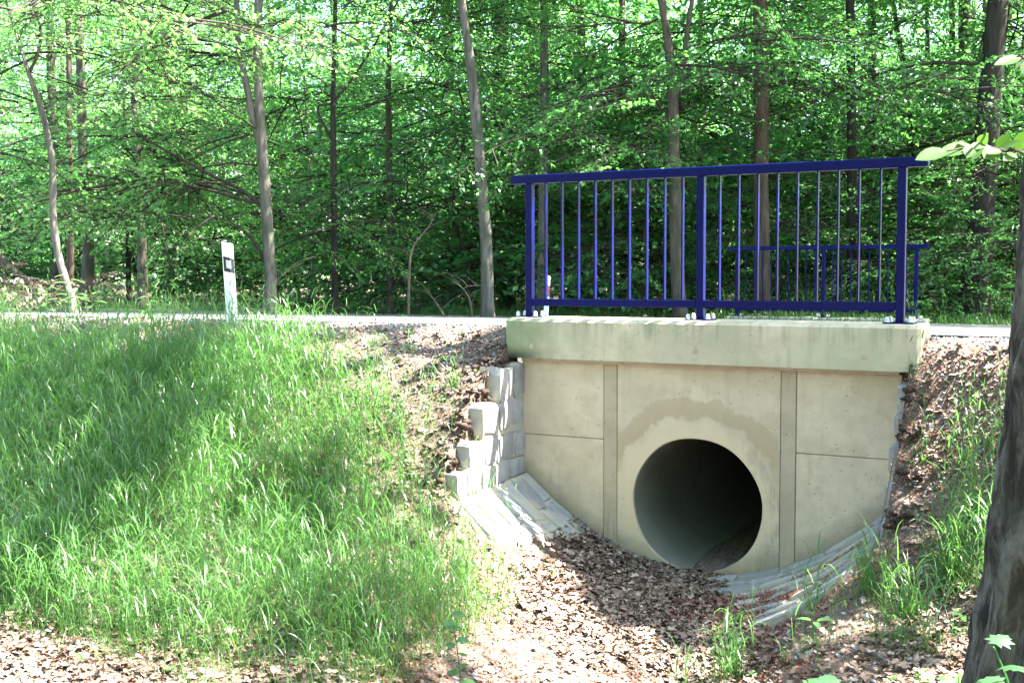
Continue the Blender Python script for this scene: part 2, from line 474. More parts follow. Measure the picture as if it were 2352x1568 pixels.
def sheet(name, u0, u1, n0, n1, dz, mat, nseg=60):
    uu = np.concatenate([np.linspace(u0, -12, 20)[:-1], np.linspace(-12, 8, nseg), np.linspace(8, u1, 20)[1:]]) if u0 < -12 else np.linspace(u0, u1, nseg)
    nv = np.linspace(n0, n1, 8)
    A, B = np.meshgrid(uu, nv)
    Z = -0.07 + 0.036 * B + dz
    i2 = np.arange(A.size).reshape(A.shape)
    q = np.stack([i2[:-1, :-1], i2[:-1, 1:], i2[1:, 1:], i2[1:, :-1]], -1).reshape(-1, 4)
    o = link(name, npmesh(name, np.stack([A.ravel(), -B.ravel(), Z.ravel()], 1), q), mat)
    o.location = FL; o.rotation_euler = (0, 0, -ANG)
    return props(o, kind='structure')
sheet('road', -250, 250, -8.35, -0.24, 0.0, M['road'])
sheet('road_edge_line', -250, 250, -0.48, -0.36, 0.004, M['line'])
sheet('road_edge_line', -250, 250, -8.15, -8.03, 0.004, M['line'])

# ------------------------------------------------------------------ culvert headwall
cul = empty('culvert_headwall', FL, -ANG, 'pale concrete culvert headwall with a round pipe opening and a thick beam on top', 'culvert')
b = MB()
def beam_mesh(u0, u1, v0, v1, z0, z1, c):
    """beam with a chamfer only along its top edges and upright end corners, edges slightly worn"""
    m = MB(); N = 60
    prof = [(v0, z0), (v0, z1 - c), (v0 + c, z1), (v1 - c, z1), (v1, z1 - c), (v1, z0)]
    rows = []
    for i in range(N + 1):
        u = u0 + c + (u1 - u0 - 2 * c) * i / N
        w = [(rng.random() - .5) * 0.0022 for _ in prof]
        rows.append([(u, p[0], p[1] + (w[k] if 0 < k < 5 else 0)) for k, p in enumerate(prof)])
    def endrow(u, s):
        return [(u, v0 + c, z0), (u, v0 + c, z1 - c), (u, v0 + c, z1 - c), (u, v1 - c, z1 - c), (u, v1 - c, z1 - c), (u, v1 - c, z0)]
    rows = [endrow(u0, -1)] + rows + [endrow(u1, 1)]
    vv = [p for r_ in rows for p in r_]; ff = []
    k = len(prof)
    for i in range(len(rows) - 1):
        for j in range(k - 1):
            ff.append((i * k + j, (i + 1) * k + j, (i + 1) * k + j + 1, i * k + j + 1))
        ff.append((i * k + k - 1, (i + 1) * k + k - 1, (i + 1) * k, i * k))
    ff.append(tuple(range(k))); ff.append(tuple(reversed([(len(rows) - 1) * k + j for j in range(k)])))
    m.add(vv, ff)
    return m
beam_mesh(-0.098, 2.682, -0.20, 0.22, -0.278, 0.0, 0.022).build('concrete_beam', M['beam'], cul)
# drip ledge under the beam
d = MB(); d.box(0.02, 2.56, -0.172, -0.128, -0.300, -0.279); d.build('drip_ledge', M['strip'], cul)
# tie-hole plugs on the beam and the wall
def disc(x, z, r, y, h, name, mat, parent, n=14):
    m = MB()
    vv = [(x + r * math.cos(2 * math.pi * i / n), y, z + r * math.sin(2 * math.pi * i / n)) for i in range(n)]
    v2 = [(x + r * .9 * math.cos(2 * math.pi * i / n), y - h, z + r * .9 * math.sin(2 * math.pi * i / n)) for i in range(n)]
    m.add(vv + v2, [(i, (i + 1) % n, n + (i + 1) % n, n + i) for i in range(n)] + [tuple(range(n, 2 * n))])
    return m.build(name, mat, parent)
for x in (0.115, 1.30, 2.36): disc(x, -0.195, 0.019, -0.2005, 0.0015, 'tie_hole_plug', M['strip'], cul)
FY = -0.13                                   # wall face (local y = -n)
def panel(u0, u1, z0, z1, name='wall_panel', y=FY, mat='wallc'):
    m = MB(); m.box(u0, u1, y, 0.06, z0, z1, 0.004)
    return m.build(name, M[mat], cul)
panel(0.005, 0.6275, -0.8145, -0.302); panel(0.005, 0.6275, -1.85, -0.8195)
panel(1.940, 2.57, -0.8145, -0.302); panel(1.940, 2.57, -1.85, -0.8195)
panel(0.631, 0.726, -1.85, -0.302, 'joint_strip', FY - 0.003, 'strip')
panel(1.842, 1.937, -1.85, -0.302, 'joint_strip', FY - 0.003, 'strip')
# thin raised seams left by the formwork
for (u0, u1, z) in ((0.008, 0.62, -0.817), (1.948, 2.56, -0.817)):
    m = MB(); m.box(u0, u1, FY + 0.006, 0.0, z - 0.0022, z + 0.0022); m.build('seam', M['groove'], cul)
for x, z in ((0.30, -0.335), (1.06, -0.335), (1.72, -0.36), (2.0, -0.34), (2.30, -0.40), (0.40, -0.79), (1.80, -0.78), (1.99, -0.79), (2.14, -0.78)):
    disc(x, z, 0.021, FY - 0.0005, 0.002, 'tie_hole_plug', M['wallc'], cul)
# centre panel with the round hole
PCX, PCZ, PR = 1.285, -1.212, 0.442
m = MB(); K = 96
u0, u1, z0, z1 = 0.730, 1.838, -1.85, -0.302
ring = []; sq = []
for i in range(K):
    a = 2 * math.pi * i / K
    wob = 1 + 0.006 * math.sin(3 * a + 1) + 0.004 * math.sin(7 * a)
    c_, s_ = math.cos(a), math.sin(a)
    ring.append((PCX + PR * wob * c_, PCZ + PR * wob * s_))
    t_ = min((u1 - PCX) / c_ if c_ > 1e-9 else 1e9, (u0 - PCX) / c_ if c_ < -1e-9 else 1e9,
             (z1 - PCZ) / s_ if s_ > 1e-9 else 1e9, (z0 - PCZ) / s_ if s_ < -1e-9 else 1e9)
    sq.append((PCX + t_ * c_, PCZ + t_ * s_))
for cx_, cz_ in ((u0, z0), (u1, z0), (u0, z1), (u1, z1)):
    a = math.atan2(cz_ - PCZ, cx_ - PCX) % (2 * math.pi)
    sq[int(round(a / (2 * math.pi) * K)) % K] = (cx_, cz_)
rings = []
for fr in (0.0, 0.012, 0.18, 0.55, 1.0):
    yy = FY + (0.010 if fr == 0.0 else (-0.002 if fr < 0.3 else 0))
    rings.append([(r_[0] + (q_[0] - r_[0]) * fr, yy, r_[1] + (q_[1] - r_[1]) * fr) for r_, q_ in zip(ring, sq)])
rings.insert(0, [(r_[0], FY + 0.022, r_[1]) for r_ in ring])
vv = [p for r_ in rings for p in r_]
ff = [(j * K + i, (j + 1) * K + i, (j + 1) * K + (i + 1) % K, j * K + (i + 1) % K) for j in range(len(rings) - 1) for i in range(K)]
m.add(vv, ff)
m.build('wall_panel', M['wallc'], cul)
# backing behind the joints, split round the pipe
m = MB()
m.box(0.0, 0.80, -0.10, 0.05, -1.84, -0.29); m.box(1.77, 2.575, -0.10, 0.05, -1.84, -0.29); m.box(0.70, 1.87, -0.10, 0.05, -0.72, -0.27)
m.build('backing', M['groove'], cul)
# pipe: segments of 1.5 m with an open joint between them, closed by soil far inside
PW = PR + 0.009
def ringv(y, rr, K=72): return [(PCX + rr * math.cos(2 * math.pi * i / K), y, PCZ + rr * math.sin(2 * math.pi * i / K)) for i in range(K)]
def skin(rows, K=72): return [(j * K + i, j * K + (i + 1) % K, (j + 1) * K + (i + 1) % K, (j + 1) * K + i) for j in range(len(rows) - 1) for i in range(K)]
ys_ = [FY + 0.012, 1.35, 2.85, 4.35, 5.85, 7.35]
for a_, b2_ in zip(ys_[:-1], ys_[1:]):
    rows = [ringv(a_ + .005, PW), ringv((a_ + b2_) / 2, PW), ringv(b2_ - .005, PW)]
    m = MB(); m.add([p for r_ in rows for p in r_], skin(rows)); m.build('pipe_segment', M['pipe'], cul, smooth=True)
rows = [ringv(FY + .10, PW + .02), ringv(7.36, PW + .02)]
m = MB(); m.add([p for r_ in rows for p in r_], skin(rows) + [tuple(range(72, 144))]); m.build('pipe_sleeve', M['groove'], cul)

# silt lying in the pipe
m = MB(); vv = []; nS = 40
for j in range(nS + 1):
    y = FY + 0.03 + j * 0.12
    for i in range(15):
        x = -0.22 + 0.44 * i / 14 + 0.09
        z = PCZ - PR + 0.035 + 0.018 * math.sin(i * 1.7 + j) + 0.02 * min(1, j / 6) - 0.1 * (abs(i - 7) / 7) ** 4 - (0.03 if j == 0 else 0)
        vv.append((PCX + x, y, z))
m.add(vv, [(j * 15 + i, j * 15 + i + 1, (j + 1) * 15 + i + 1, (j + 1) * 15 + i) for j in range(nS) for i in range(14)])
o = m.build('silt', M['ground'], cul, smooth=True)

# ------------------------------------------------------------------ stone wing walls and aprons
def stone_block(c, ax, ay, az, hx, hy, hz_, jit=0.12, inset=0.16):
    """rounded irregular block: centre c, half sizes along the axes ax, ay (face), az (depth, outwards)"""
    c = Vector(c); ax, ay, az = Vector(ax), Vector(ay), Vector(az)
    n8 = []
    for sx_, sy_ in ((-1, -.72), (-.8, -1), (.75, -1), (1, -.8), (1, .72), (.78, 1), (-.75, 1), (-1, .78)):
        n8.append((sx_ * (1 + (random.random() - .5) * jit), sy_ * (1 + (random.random() - .5) * jit)))
    v = []
    for d_, s in ((-1, 1.0), (0.55, 1.0), (1.0, 1 - inset)):
        for (p, q) in n8:
            v.append(c + ax * (p * hx * s) + ay * (q * hy * s) + az * (d_ * hz_ + (random.random() - .5) * 0.004))
    f = []
    for k in range(2):
        for i in range(8):
            f.append((k * 8 + i, k * 8 + (i + 1) % 8, (k + 1) * 8 + (i + 1) % 8, (k + 1) * 8 + i))
    v.append(c + az * hz_ * (1.0 + 0.12 * random.random())); ctr = len(v) - 1
    for i in range(8): f.append((16 + i, 16 + (i + 1) % 8, ctr))
    f.append(tuple(range(7, -1, -1)))
    return v, f
def stone(parent, *a, **k):
    m = MB(); v, f = stone_block(*a, **k); m.add(v, f)
    return m.build('stone', M['stone'], parent)

lw = empty('wing_wall', F(0, 0.13, 0), -ANG, 'stepped stone wing wall left of the culvert, its lower part in sunlight', 'wing wall')
OFL = (0, -0.13, 0)
rowsL = [(-.335, -.545, [(.135, .29), (.31, .50)]),
         (-.565, -.765, [(.135, .32), (.34, .50), (.52, .715)]),
         (-.785, -.945, [(.135, .26), (.28, .49), (.51, .70), (.72, .915)]),
         (-.965, -1.13, [(.135, .33), (.35, .53), (.55, .74), (.76, .93), (.95, 1.075)]),
         (-1.15, -1.32, [(.135, .36), (.38, .60), (.62, .85), (.87, 1.08)])]
m = MB()
for zt, zb, cs in rowsL:
    m.box(-0.125, 0.013, -cs[-1][1] + 0.010, -0.131, zb - 0.021, zt - 0.006)
mo = m.build('mortar_core', M['mortar'], lw, (0, -0.13, 0))
for zt, zb, cs in rowsL:
    for n0, n1 in cs:
        v, f = stone_block((-0.055 + random.uniform(-.006, .004), -(n0 + n1) / 2 , (zt + zb) / 2 + (random.random() - .5) * .022), (0, -1, 0), (0, 0, 1), (1, 0, 0),
                           (n1 - n0) / 2 + .004, (zt - zb) / 2 + .004, 0.075 + random.uniform(-.004, .008), 0.42, 0.06)
        m = MB(); m.add(v, f); m.build('stone', M['stone'], lw, (0, -0.13, 0))
rw = empty('wing_wall', F(2.56, 0.13, 0), -ANG, 'stepped stone wing wall right of the culvert, its front edge against the soil', 'wing wall')
rowsR = [(-.345, -.50, [(.135, .21)]), (-.52, -.66, [(.135, .30)]), (-.68, -.86, [(.135, .27), (.29, .44)]),
         (-.88, -1.06, [(.135, .33), (.35, .55)]), (-1.08, -1.30, [(.135, .28), (.30, .48), (.50, .66)])]
m = MB()
for zt, zb, cs in rowsR:
    m.box(2.562, 2.66, -cs[-1][1] + 0.012, -0.131, zb - 0.021, zt - 0.012)
m.build('mortar_core', M['mortar'], rw, (2.56, -0.13, 0))
for zt, zb, cs in rowsR:
    for n0, n1 in cs:
        v, f = stone_block((2.615, -(n0 + n1) / 2, (zt + zb) / 2), (0, 1, 0), (0, 0, 1), (-1, 0, 0), (n1 - n0) / 2, (zt - zb) / 2, 0.06, 0.25, 0.12)
        m = MB(); m.add(v, f); m.build('stone', M['stone'], rw, (2.56, -0.13, 0))

def apron(base_u, base_n, rows, label, bed='bed'):
    e = empty('stone_apron', F(base_u, base_n, 0), -ANG, label, 'apron')
    off = (base_u, -base_n, 0)
    # mortar bed following the bowl
    umin = min(s[2] for s in rows) - 0.03; umax = max(s[3] for s in rows) + 0.03
    m = MB(); nu_, nv_ = 26, 26
    nlo = min(s[0] for s in rows) - 0.02; nhi = max(s[1] for s in rows) + 0.03
    vv = []
    lim = {}
    for j in range(nv_ + 1):
        n_ = nlo + (nhi - nlo) * j / nv_
        cand = [s for s in rows if s[0] - 0.03 <= n_ <= s[1] + 0.03] or [min(rows, key=lambda s: abs(s[0] - n_))]
        a0 = min(s[2] for s in cand) - .03; a1 = max(s[3] for s in cand) + .03
        for i in range(nu_ + 1):
            u_ = a0 + (a1 - a0) * i / nu_
            edge = min(i, nu_ - i, nv_ - j)
            vv.append((u_, -n_, float(channel(u_, n_)) + (0.021 if edge > 0 else -0.03) + 0.004 * (random.random() - .5)))
    k = nu_ + 1
    m.add(vv, [(j * k + i, (j + 1) * k + i, (j + 1) * k + i + 1, j * k + i + 1) for j in range(nv_) for i in range(nu_)])
    m.build('mortar_bed', M[bed], e, off, True)
    for (n0, n1, a, b_) in rows:
        uc_, nc_ = (a + b_) / 2, (n0 + n1) / 2
        zc = float(channel(uc_, nc_))
        sl_ = (float(channel(b_, nc_)) - float(channel(a, nc_))) / (b_ - a)
        ax = Vector((1, 0, sl_)).normalized(); az = Vector((-sl_, 0, 1)).normalized(); ay = Vector((0, -1, 0))
        ay = (Matrix.Rotation((random.random() - .5) * .12, 3, az) @ ay)
        v, f = stone_block((uc_, -nc_, zc + 0.002), ax, ay, az, (b_ - a) / 2 * ax.x ** -1 * 1.0, (n1 - n0) / 2 + random.uniform(-.004, .003), 0.029 + random.uniform(-.004, .003), 0.40, 0.05)
        m = MB(); m.add(v, f); m.build('stone', M['stone'], e, off)
    return e
rowsA = []
def fill(n0, n1, a, b_, lo=.17, hi=.36):
    u_ = a
    while u_ < b_ - 0.08:
        w = min(random.uniform(lo, hi), b_ - u_)
        if b_ - u_ - w < 0.08: w = b_ - u_
        rowsA.append((n0, n1 + random.uniform(-.008, .008), u_ + .009, u_ + w - .009)); u_ += w
nb = 0.145
for a, b_ in ((1.40, 2.52), (1.43, 2.53), (1.50, 2.53), (1.62, 2.53), (1.72, 2.55), (1.80, 2.52), (1.90, 2.46), (1.96, 2.36)):
    w = random.uniform(.105, .15); fill(nb + .007, nb + w - .007, a, b_); nb += w
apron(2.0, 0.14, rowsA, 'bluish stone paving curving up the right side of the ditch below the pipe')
rowsA = []; nb = 0.145
for a, b_ in ((0.04, 0.52), (0.04, 0.50), (0.05, 0.44), (0.05, 0.42), (0.05, 0.40), (0.05, 0.38), (0.06, 0.32)):
    w = random.uniform(.11, .15); fill(nb + .007, nb + w - .007, a, b_, .14, .30); nb += w
apron(0.2, 0.14, rowsA, 'sunlit stone paving at the foot of the left wing wall', 'mortar')  # paler mortar bed paints in the bleaching sunlight on this side

# ------------------------------------------------------------------ railings
def box_part(name, dims, mat, parent, c=0.004):
    m = MB(); m.box(*dims, c=c); return m.build(name, mat, parent)
def railing(u_base, n_base, z_base, us_, label, group, dscale=1.0):
    e = empty('railing', F(u_base, n_base, z_base), -ANG, label, 'railing', group)
    L = us_[-1]
    box_part('handrail', (-0.14, L + 0.15, -0.032, 0.032, 0.940, 1.0), M['blue'], e, 0.005)
    bal = None; post0 = None
    for k, pu in enumerate(us_):
        m = MB(); m.box(-0.025, 0.025, -0.025, 0.025, 0.010, 0.9395, 0.003)
        p = m.build('post', M['blue'], e); p.location = (pu, 0, 0)
        pl = MB(); pl.box(-0.09, 0.09, -0.075, 0.075, -0.001, 0.0098, 0.002)
        q = pl.build('base_plate', M['blue'], p)
        for sx_ in (-1, 1):
            for sy_ in (-1, 1):
                m = MB(); nn_ = 12; prof = [(0.018, 0.0098), (0.018, 0.014), (0.0135, 0.0145), (0.0135, 0.030), (0.0115, 0.037), (0.006, 0.0415), (0.0005, 0.043)]
                vv = [(sx_ * 0.068 + r_ * math.cos(2 * math.pi * i / nn_), sy_ * 0.053 + r_ * math.sin(2 * math.pi * i / nn_), z_) for r_, z_ in prof for i in range(nn_)]
                m.add(vv, [(j * nn_ + i, j * nn_ + (i + 1) % nn_, (j + 1) * nn_ + (i + 1) % nn_, (j + 1) * nn_ + i) for j in range(len(prof) - 1) for i in range(nn_)])
                m.build('bolt_cap', M['bolt'], p, smooth=True)
    for k in range(len(us_) - 1):
        a, b_ = us_[k], us_[k + 1]
        box_part('bottom_rail', (a + 0.026, b_ - 0.026, -0.02, 0.02, 0.080, 0.130), M['blue'], e, 0.003)
        for i in range(1, 10):
            x = a + (b_ - a) * i / 10
            if bal is None:
                m = MB(); m.box(-0.005, 0.005, -0.017, 0.017, 0.1305, 0.9395, 0.0015)
                bal = m.build('baluster', M['blue'], e); bal.location = (x, 0, 0)
            else:
                o = bal.copy(); col.objects.link(o); o.parent = e; o.location = (x, 0, 0)
    return e
railing(0, 0, 0.0, (0, 1.265, 2.53), 'deep blue metal railing bolted to the concrete beam above the pipe', 'blue railings of the bridge')
railing(-1.26, -8.94, -0.33, (0, 1.235, 2.47), 'blue metal railing on the far side of the road, seen through the nearer one', 'blue railings of the bridge')
fp = empty('concrete_parapet', F(-1.4, -8.94, -0.33), -ANG, 'low concrete beam carrying the railing across the road', 'parapet')
mm = beam_mesh(0, 2.77, -0.20, 0.20, -0.40, 0.0, 0.02); mm.build('concrete_beam', M['mortar'], fp)

# ------------------------------------------------------------------ roadside delineators
def delineator(base, rz, lean, H, w, label, kind):
    e = empty('delineator_post', base, rz, label, 'delineator', 'white roadside delineators')
    e.rotation_euler = (0, lean, rz)
    h = w / 2
    # section (x across, y depth): two front facets meeting at an off-centre ridge
    sec = [(-h, 0.0), (h * 0.25, -0.022), (h, -0.004), (h * 0.9, 0.03), (-h * 0.8, 0.03)]
    slope = -0.32
    m = MB(); k = len(sec)
    m.add([(x, y, -0.25) for x, y in sec] + [(x, y, H + (x) * slope) for x, y in sec],
          [(i, (i + 1) % k, k + (i + 1) % k, k + i) for i in range(k)] + [tuple(range(k, 2 * k)), tuple(range(k - 1, -1, -1))])
    m.build('post_body', M['white'], e)
    def wrap(name, x0, x1, za, zb, mat, proud):
        def y_at(x):
            xs = [p[0] for p in sec[:3]]; ys = [p[1] for p in sec[:3]]
            return float(np.interp(x, xs, ys)) - proud
        xs = sorted({x0, x1} | ({h * 0.25} if x0 < h * 0.25 < x1 else set()))
        v = []
        for x in xs: v += [(x, y_at(x), za + x * slope), (x, y_at(x), zb + x * slope), (x, y_at(x) + proud * .9, za + x * slope), (x, y_at(x) + proud * .9, zb + x * slope)]
        f = []
        for i in range(len(xs) - 1):
            a = 4 * i
            f += [(a, a + 4, a + 5, a + 1), (a + 1, a + 5, a + 7, a + 3), (a + 2, a + 6, a + 4, a)]
        f += [(0, 1, 3, 2), (4 * len(xs) - 4, 4 * len(xs) - 2, 4 * len(xs) - 1, 4 * len(xs) - 3)]
        q = MB(); q.add(v, f); return q.build(name, mat, e)
    bt, bb = H * 0.815, H * 0.63
    if kind == 'white':
        wrap('black_band', -h * .86, h * .97, bb, bt, M['black'], 0.0015)
        wrap('reflector', -h * .42, h * .42, bb + 0.03, bt - 0.024, M['refl'], 0.003)
    else:
        bb = H * 0.56; bt = H * 0.79
        wrap('black_band', -h * .97, h * .97, bb, bt, M['black'], 0.0015)
        wrap('reflector', -h * .6, h * .6, bb + .012, (bb + bt) / 2 - .004, M['red'], 0.003)
        wrap('reflector', -h * .6, h * .6, (bb + bt) / 2 + .004, bt - .012, M['red'], 0.003)
    return e
bp = at(534, 741, 9.2)
delineator((bp.x, bp.y, bp.z), R(14), R(-2.8), 0.64, 0.088, 'white delineator post with black band and pale reflector on the gravel verge', 'white')
bp = at(1253, 738, 15.6)
delineator((bp.x, bp.y, bp.z), R(-5), R(3.5), 0.62, 0.066, 'thin white delineator with red reflectors standing across the road behind the railing', 'red')

# ------------------------------------------------------------------ foliage building blocks
def rotz(a): return np.array([[math.cos(a), -math.sin(a), 0], [math.sin(a), math.cos(a), 0], [0, 0, 1]])
def make_spray(r, nleaf=130, leaf=0.05, wide=0.42):
    """flat leafy spray along +x, unit length: (nleaf,4,3) leaf corners and a list of twig polylines"""
    P = []; twigs = []
    droop = r.uniform(0.10, 0.30)
    def axis_pt(t): return np.array([t, 0.06 * math.sin(3 * t + droop * 9), -droop * t * t])
    twigs.append(([axis_pt(t) for t in np.linspace(0, 1, 6)], 0.012))
    nt = 9
    segs = []
    for i in range(nt * 2):
        t = 0.18 + 0.8 * i / (nt * 2) + r.uniform(-.02, .02)
        s = 1 if i % 2 else -1
        L = wide * (1.05 - 0.75 * abs(t - 0.4)) * r.uniform(.6, 1.15)
        a = s * r.uniform(0.7, 1.15)
        base = axis_pt(t)
        d = np.array([math.cos(a), math.sin(a), r.uniform(-.18, .10)])
        segs.append((base, d, L))
        if r.random() < 0.6: twigs.append(([base, base + d * L * .5, base + d * L * 0.95 + np.array([0, 0, -0.05 * L])], 0.005))
    segs.append((axis_pt(.75), np.array([1, 0, -.3]), .3))
    for _ in range(nleaf):
        base, d, L = segs[r.integers(len(segs))]
        t = r.random() ** 0.7
        p = base + d * L * t + np.array([0, 0, -0.25 * L * t * t])
        az = math.atan2(d[1], d[0]) + r.choice([-1, 1]) * r.uniform(.3, 1.2)
        pit = r.normal(-0.35, 0.35); rol = r.normal(0, 0.45)
        s = leaf * r.uniform(0.65, 1.25)
        x = np.array([math.cos(az) * math.cos(pit), math.sin(az) * math.cos(pit), math.sin(pit)])
        y = np.array([-math.sin(az), math.cos(az), 0.0])
        zz = np.cross(x, y)
        y = y * math.cos(rol) + zz * math.sin(rol); zz = np.cross(x, y)
        w = 0.30
        P.append([p, p + x * s * .45 + y * s * w + zz * s * .06, p + x * s, p + x * s * .45 - y * s * w + zz * s * .06])
    return np.array(P), twigs
r0 = np.random.default_rng(5)
SPR = [make_spray(r0, 165, 0.050) for _ in range(14)]        # beech / hornbeam
SPRM = [make_spray(r0, 90, 0.085, 0.5) for _ in range(8)]     # larger maple-like leaves

def tube(pts, rad, sides=7, jit=0.0, seed=0):
    pts = np.asarray(pts, float); n = len(pts)
    rr = np.asarray(rad, float)
    tan = np.gradient(pts, axis=0); tan /= np.linalg.norm(tan, axis=1)[:, None] + 1e-9
    ref = np.array([0, 1, 0.0]) if abs(tan[0][1]) < .9 else np.array([1.0, 0, 0])
    V_ = []
    a = np.cross(tan, ref); a /= np.linalg.norm(a, axis=1)[:, None] + 1e-9
    b_ = np.cross(tan, a)
    ang = np.linspace(0, 2 * math.pi, sides, endpoint=False)
    V_ = pts[:, None, :] + (a[:, None, :] * np.cos(ang)[None, :, None] + b_[:, None, :] * np.sin(ang)[None, :, None]) * rr[:, None, None]
    if jit:
        nz = fbm(np.repeat(ang[None] * 1.3, n, 0) + seed, np.repeat((np.arange(n) * .35)[:, None], sides, 1), seed, 3)
        nz = nz * np.sin(ang / 2)[None] ** 0.3
        V_ = pts[:, None, :] + (V_ - pts[:, None, :]) * (1 + jit * nz[:, :, None])
    i = np.arange(n * sides).reshape(n, sides)
    q = np.stack([i[:-1], np.roll(i[:-1], -1, 1), np.roll(i[1:], -1, 1), i[1:]], -1).reshape(-1, 4)
    return V_.reshape(-1, 3), q
def catmull(pts, k=6):
    pts = np.asarray(pts, float); P = np.vstack([2 * pts[0] - pts[1], pts, 2 * pts[-1] - pts[-2]])
    out = []
    for i in range(1, len(P) - 2):
        for t in np.linspace(0, 1, k, endpoint=False):
            out.append(0.5 * ((2 * P[i]) + (-P[i - 1] + P[i + 1]) * t + (2 * P[i - 1] - 5 * P[i] + 4 * P[i + 1] - P[i + 2]) * t * t + (-P[i - 1] + 3 * P[i] - 3 * P[i + 1] + P[i + 2]) * t ** 3))
    out.append(P[-2]); return np.array(out)
class Tubes:
    def __init__(s): s.V = []; s.Q = []; s.n = 0
    def add(s, pts, rad, sides=7, jit=0, seed=0):
        v, q = tube(pts, rad, sides, jit, seed); s.V.append(v); s.Q.append(q + s.n); s.n += len(v)
    def mesh(s, name): return npmesh(name, np.vstack(s.V), np.vstack(s.Q))
class Leaves:
    def __init__(s): s.P = []
    def spray(s, base, az, pitch, L, tb=None, lib=None, r=rng, thin=1.0):
        lib = lib or SPR
        P, tw = lib[r.integers(len(lib))]
        if thin < 1: P = P[: int(len(P) * thin)]
        cp, sp = math.cos(pitch), math.sin(pitch); rl = r.normal(0, .4)
        Rm = rotz(az) @ np.array([[cp, 0, -sp], [0, 1, 0], [sp, 0, cp]]) @ np.array([[1, 0, 0], [0, math.cos(rl), -math.sin(rl)], [0, math.sin(rl), math.cos(rl)]])
        fl = 1 if r.random() < .5 else -1
        S = np.array([L, L * fl, L])
        c = P.mean(1, keepdims=True)
        k = 1.28 / L                                    # keep the leaves their own size when the spray is stretched
        Pl = c * S + (P - c) * np.array([1, fl, 1]) * (L * k)
        s.P.append(Pl @ Rm.T + base)
        if tb is not None:
            for pts, rad in tw:
                pts = np.array(pts) * S @ Rm.T + base
                tb.add(pts, np.linspace(rad * min(L, 1.6), rad * .25, len(pts)), 3)
    def mesh(s, name):
        A = np.vstack(s.P); n = len(A)
        return npmesh(name, A.reshape(-1, 3), np.arange(n * 4).reshape(n, 4))
    def count(s): return sum(len(p) for p in s.P)

def limb(tb, base, az, L, r0_, rise=0.35, droop=0.15, r=rng, lv=None, lib=None, dens=1.0, sub=True, tw=True, thin=1.0, ll=(1.0, 1.9)):
    """curved limb with side sprays"""
    N = 7; pts = []
    base = np.asarray(base, float)
    a = az; p = base.copy(); pts.append(p.copy())
    for i in range(N):
        t = (i + 1) / N
        el = rise * (1 - t) - droop * t + r.normal(0, .08)
        a += r.normal(0, .12)
        p = p + np.array([math.cos(a) * math.cos(el), math.sin(a) * math.cos(el), math.sin(el)]) * (L / N)
        pts.append(p.copy())
    pts = np.array(pts)
    tb.add(pts, np.linspace(r0_, r0_ * .18, N + 1), 5)
    if lv is not None:
        k = max(2, int(L * 2.9 * dens))
        for j in range(k):
            t = 0.22 + 0.78 * (j + r.random()) / k
            q = pts[min(N - 1, int(t * N))] * (1 - (t * N) % 1) + pts[min(N, int(t * N) + 1)] * ((t * N) % 1)
            lv.spray(q, a + r.choice([-1, 1]) * r.uniform(.2, 1.4), r.uniform(-.5, .5), r.uniform(*ll), tb if tw else None, lib, r, thin)
        lv.spray(pts[-1], a, r.uniform(-.2, .1), r.uniform(*ll), tb if tw else None, lib, r, thin)
    return pts

# shared tall-tree and bush models
def model_tree(seed, H, r_base, h0, nl, Lmax, lib=None, dens=1.0, lean=0.3, tw=True, thin=1.0):
    r = np.random.default_rng(seed)
    tb = Tubes(); lb = Tubes(); lv = Leaves()
    k = 7
    pts = np.zeros((k, 3)); pts[:, 2] = np.linspace(-0.4, H, k)
    pts[1:, :2] = np.cumsum(r.normal(0, lean / 3, (k - 1, 2)), 0)
    c = catmull(pts, 4)
    rad = r_base * (1 - 0.75 * np.linspace(0, 1, len(c))); rad[0] *= 1.5
    tb.add(c, rad, 8, 0.25, seed)
    for i in range(nl):
        t = (h0 + (H - h0) * ((i + r.random()) / nl)) 
        j = min(len(c) - 1, int((t + .4) / (H + .4) * (len(c) - 1)))
        f = t / H
        L = Lmax * (0.55 + 0.6 * math.sin(math.pi * min(1, max(0, (f - .02)))) ) * r.uniform(.7, 1.1)
        if t > H * .85: L *= .6
        limb(lb, c[j], r.uniform(0, 6.283), L, 0.016 * L ** .7 * .6, r.uniform(-.1, .9), r.uniform(-.1, .6), r, lv, lib, dens, tw=tw, thin=thin)
    return tb.mesh('trunk'), lb.mesh('branches'), lv.mesh('crown')
tall = [model_tree(100 + i, 15, 0.15, 1.6, 30, 3.4, None, 0.9, tw=False) for i in range(3)]
tall += [model_tree(110 + i, 17, 0.17, 4.5, 26, 3.6, SPRM if i else None, 0.9, tw=False) for i in range(2)]
bush = [model_tree(200 + i, 3.4, 0.035, 0.25, 15, 1.3, SPRM if i % 2 else None, 1.1, 0.25, tw=True) for i in range(4)]
for q, m_ in ((tall, 'bark'), (bush, 'twig')):
    for i, (a, bb_, b_) in enumerate(q):
        a.materials.append(M[m_]); bb_.materials.append(M['twig']); b_.materials.append(M['leaf_maple' if i % 2 else 'leaf'])
        a.polygons.foreach_set('use_smooth', [True] * len(a.polygons))
def place_model(mod, name, loc, rz, sc, label, cat, group):
    e = empty(name, loc, rz, label, cat, group)
    e.scale = (sc[0], sc[0], sc[1])
    for n_, me in zip(('trunk', 'branches', 'crown'), mod):
        o = bpy.data.objects.new(n_, me); col.objects.link(o); o.parent = e
    return e

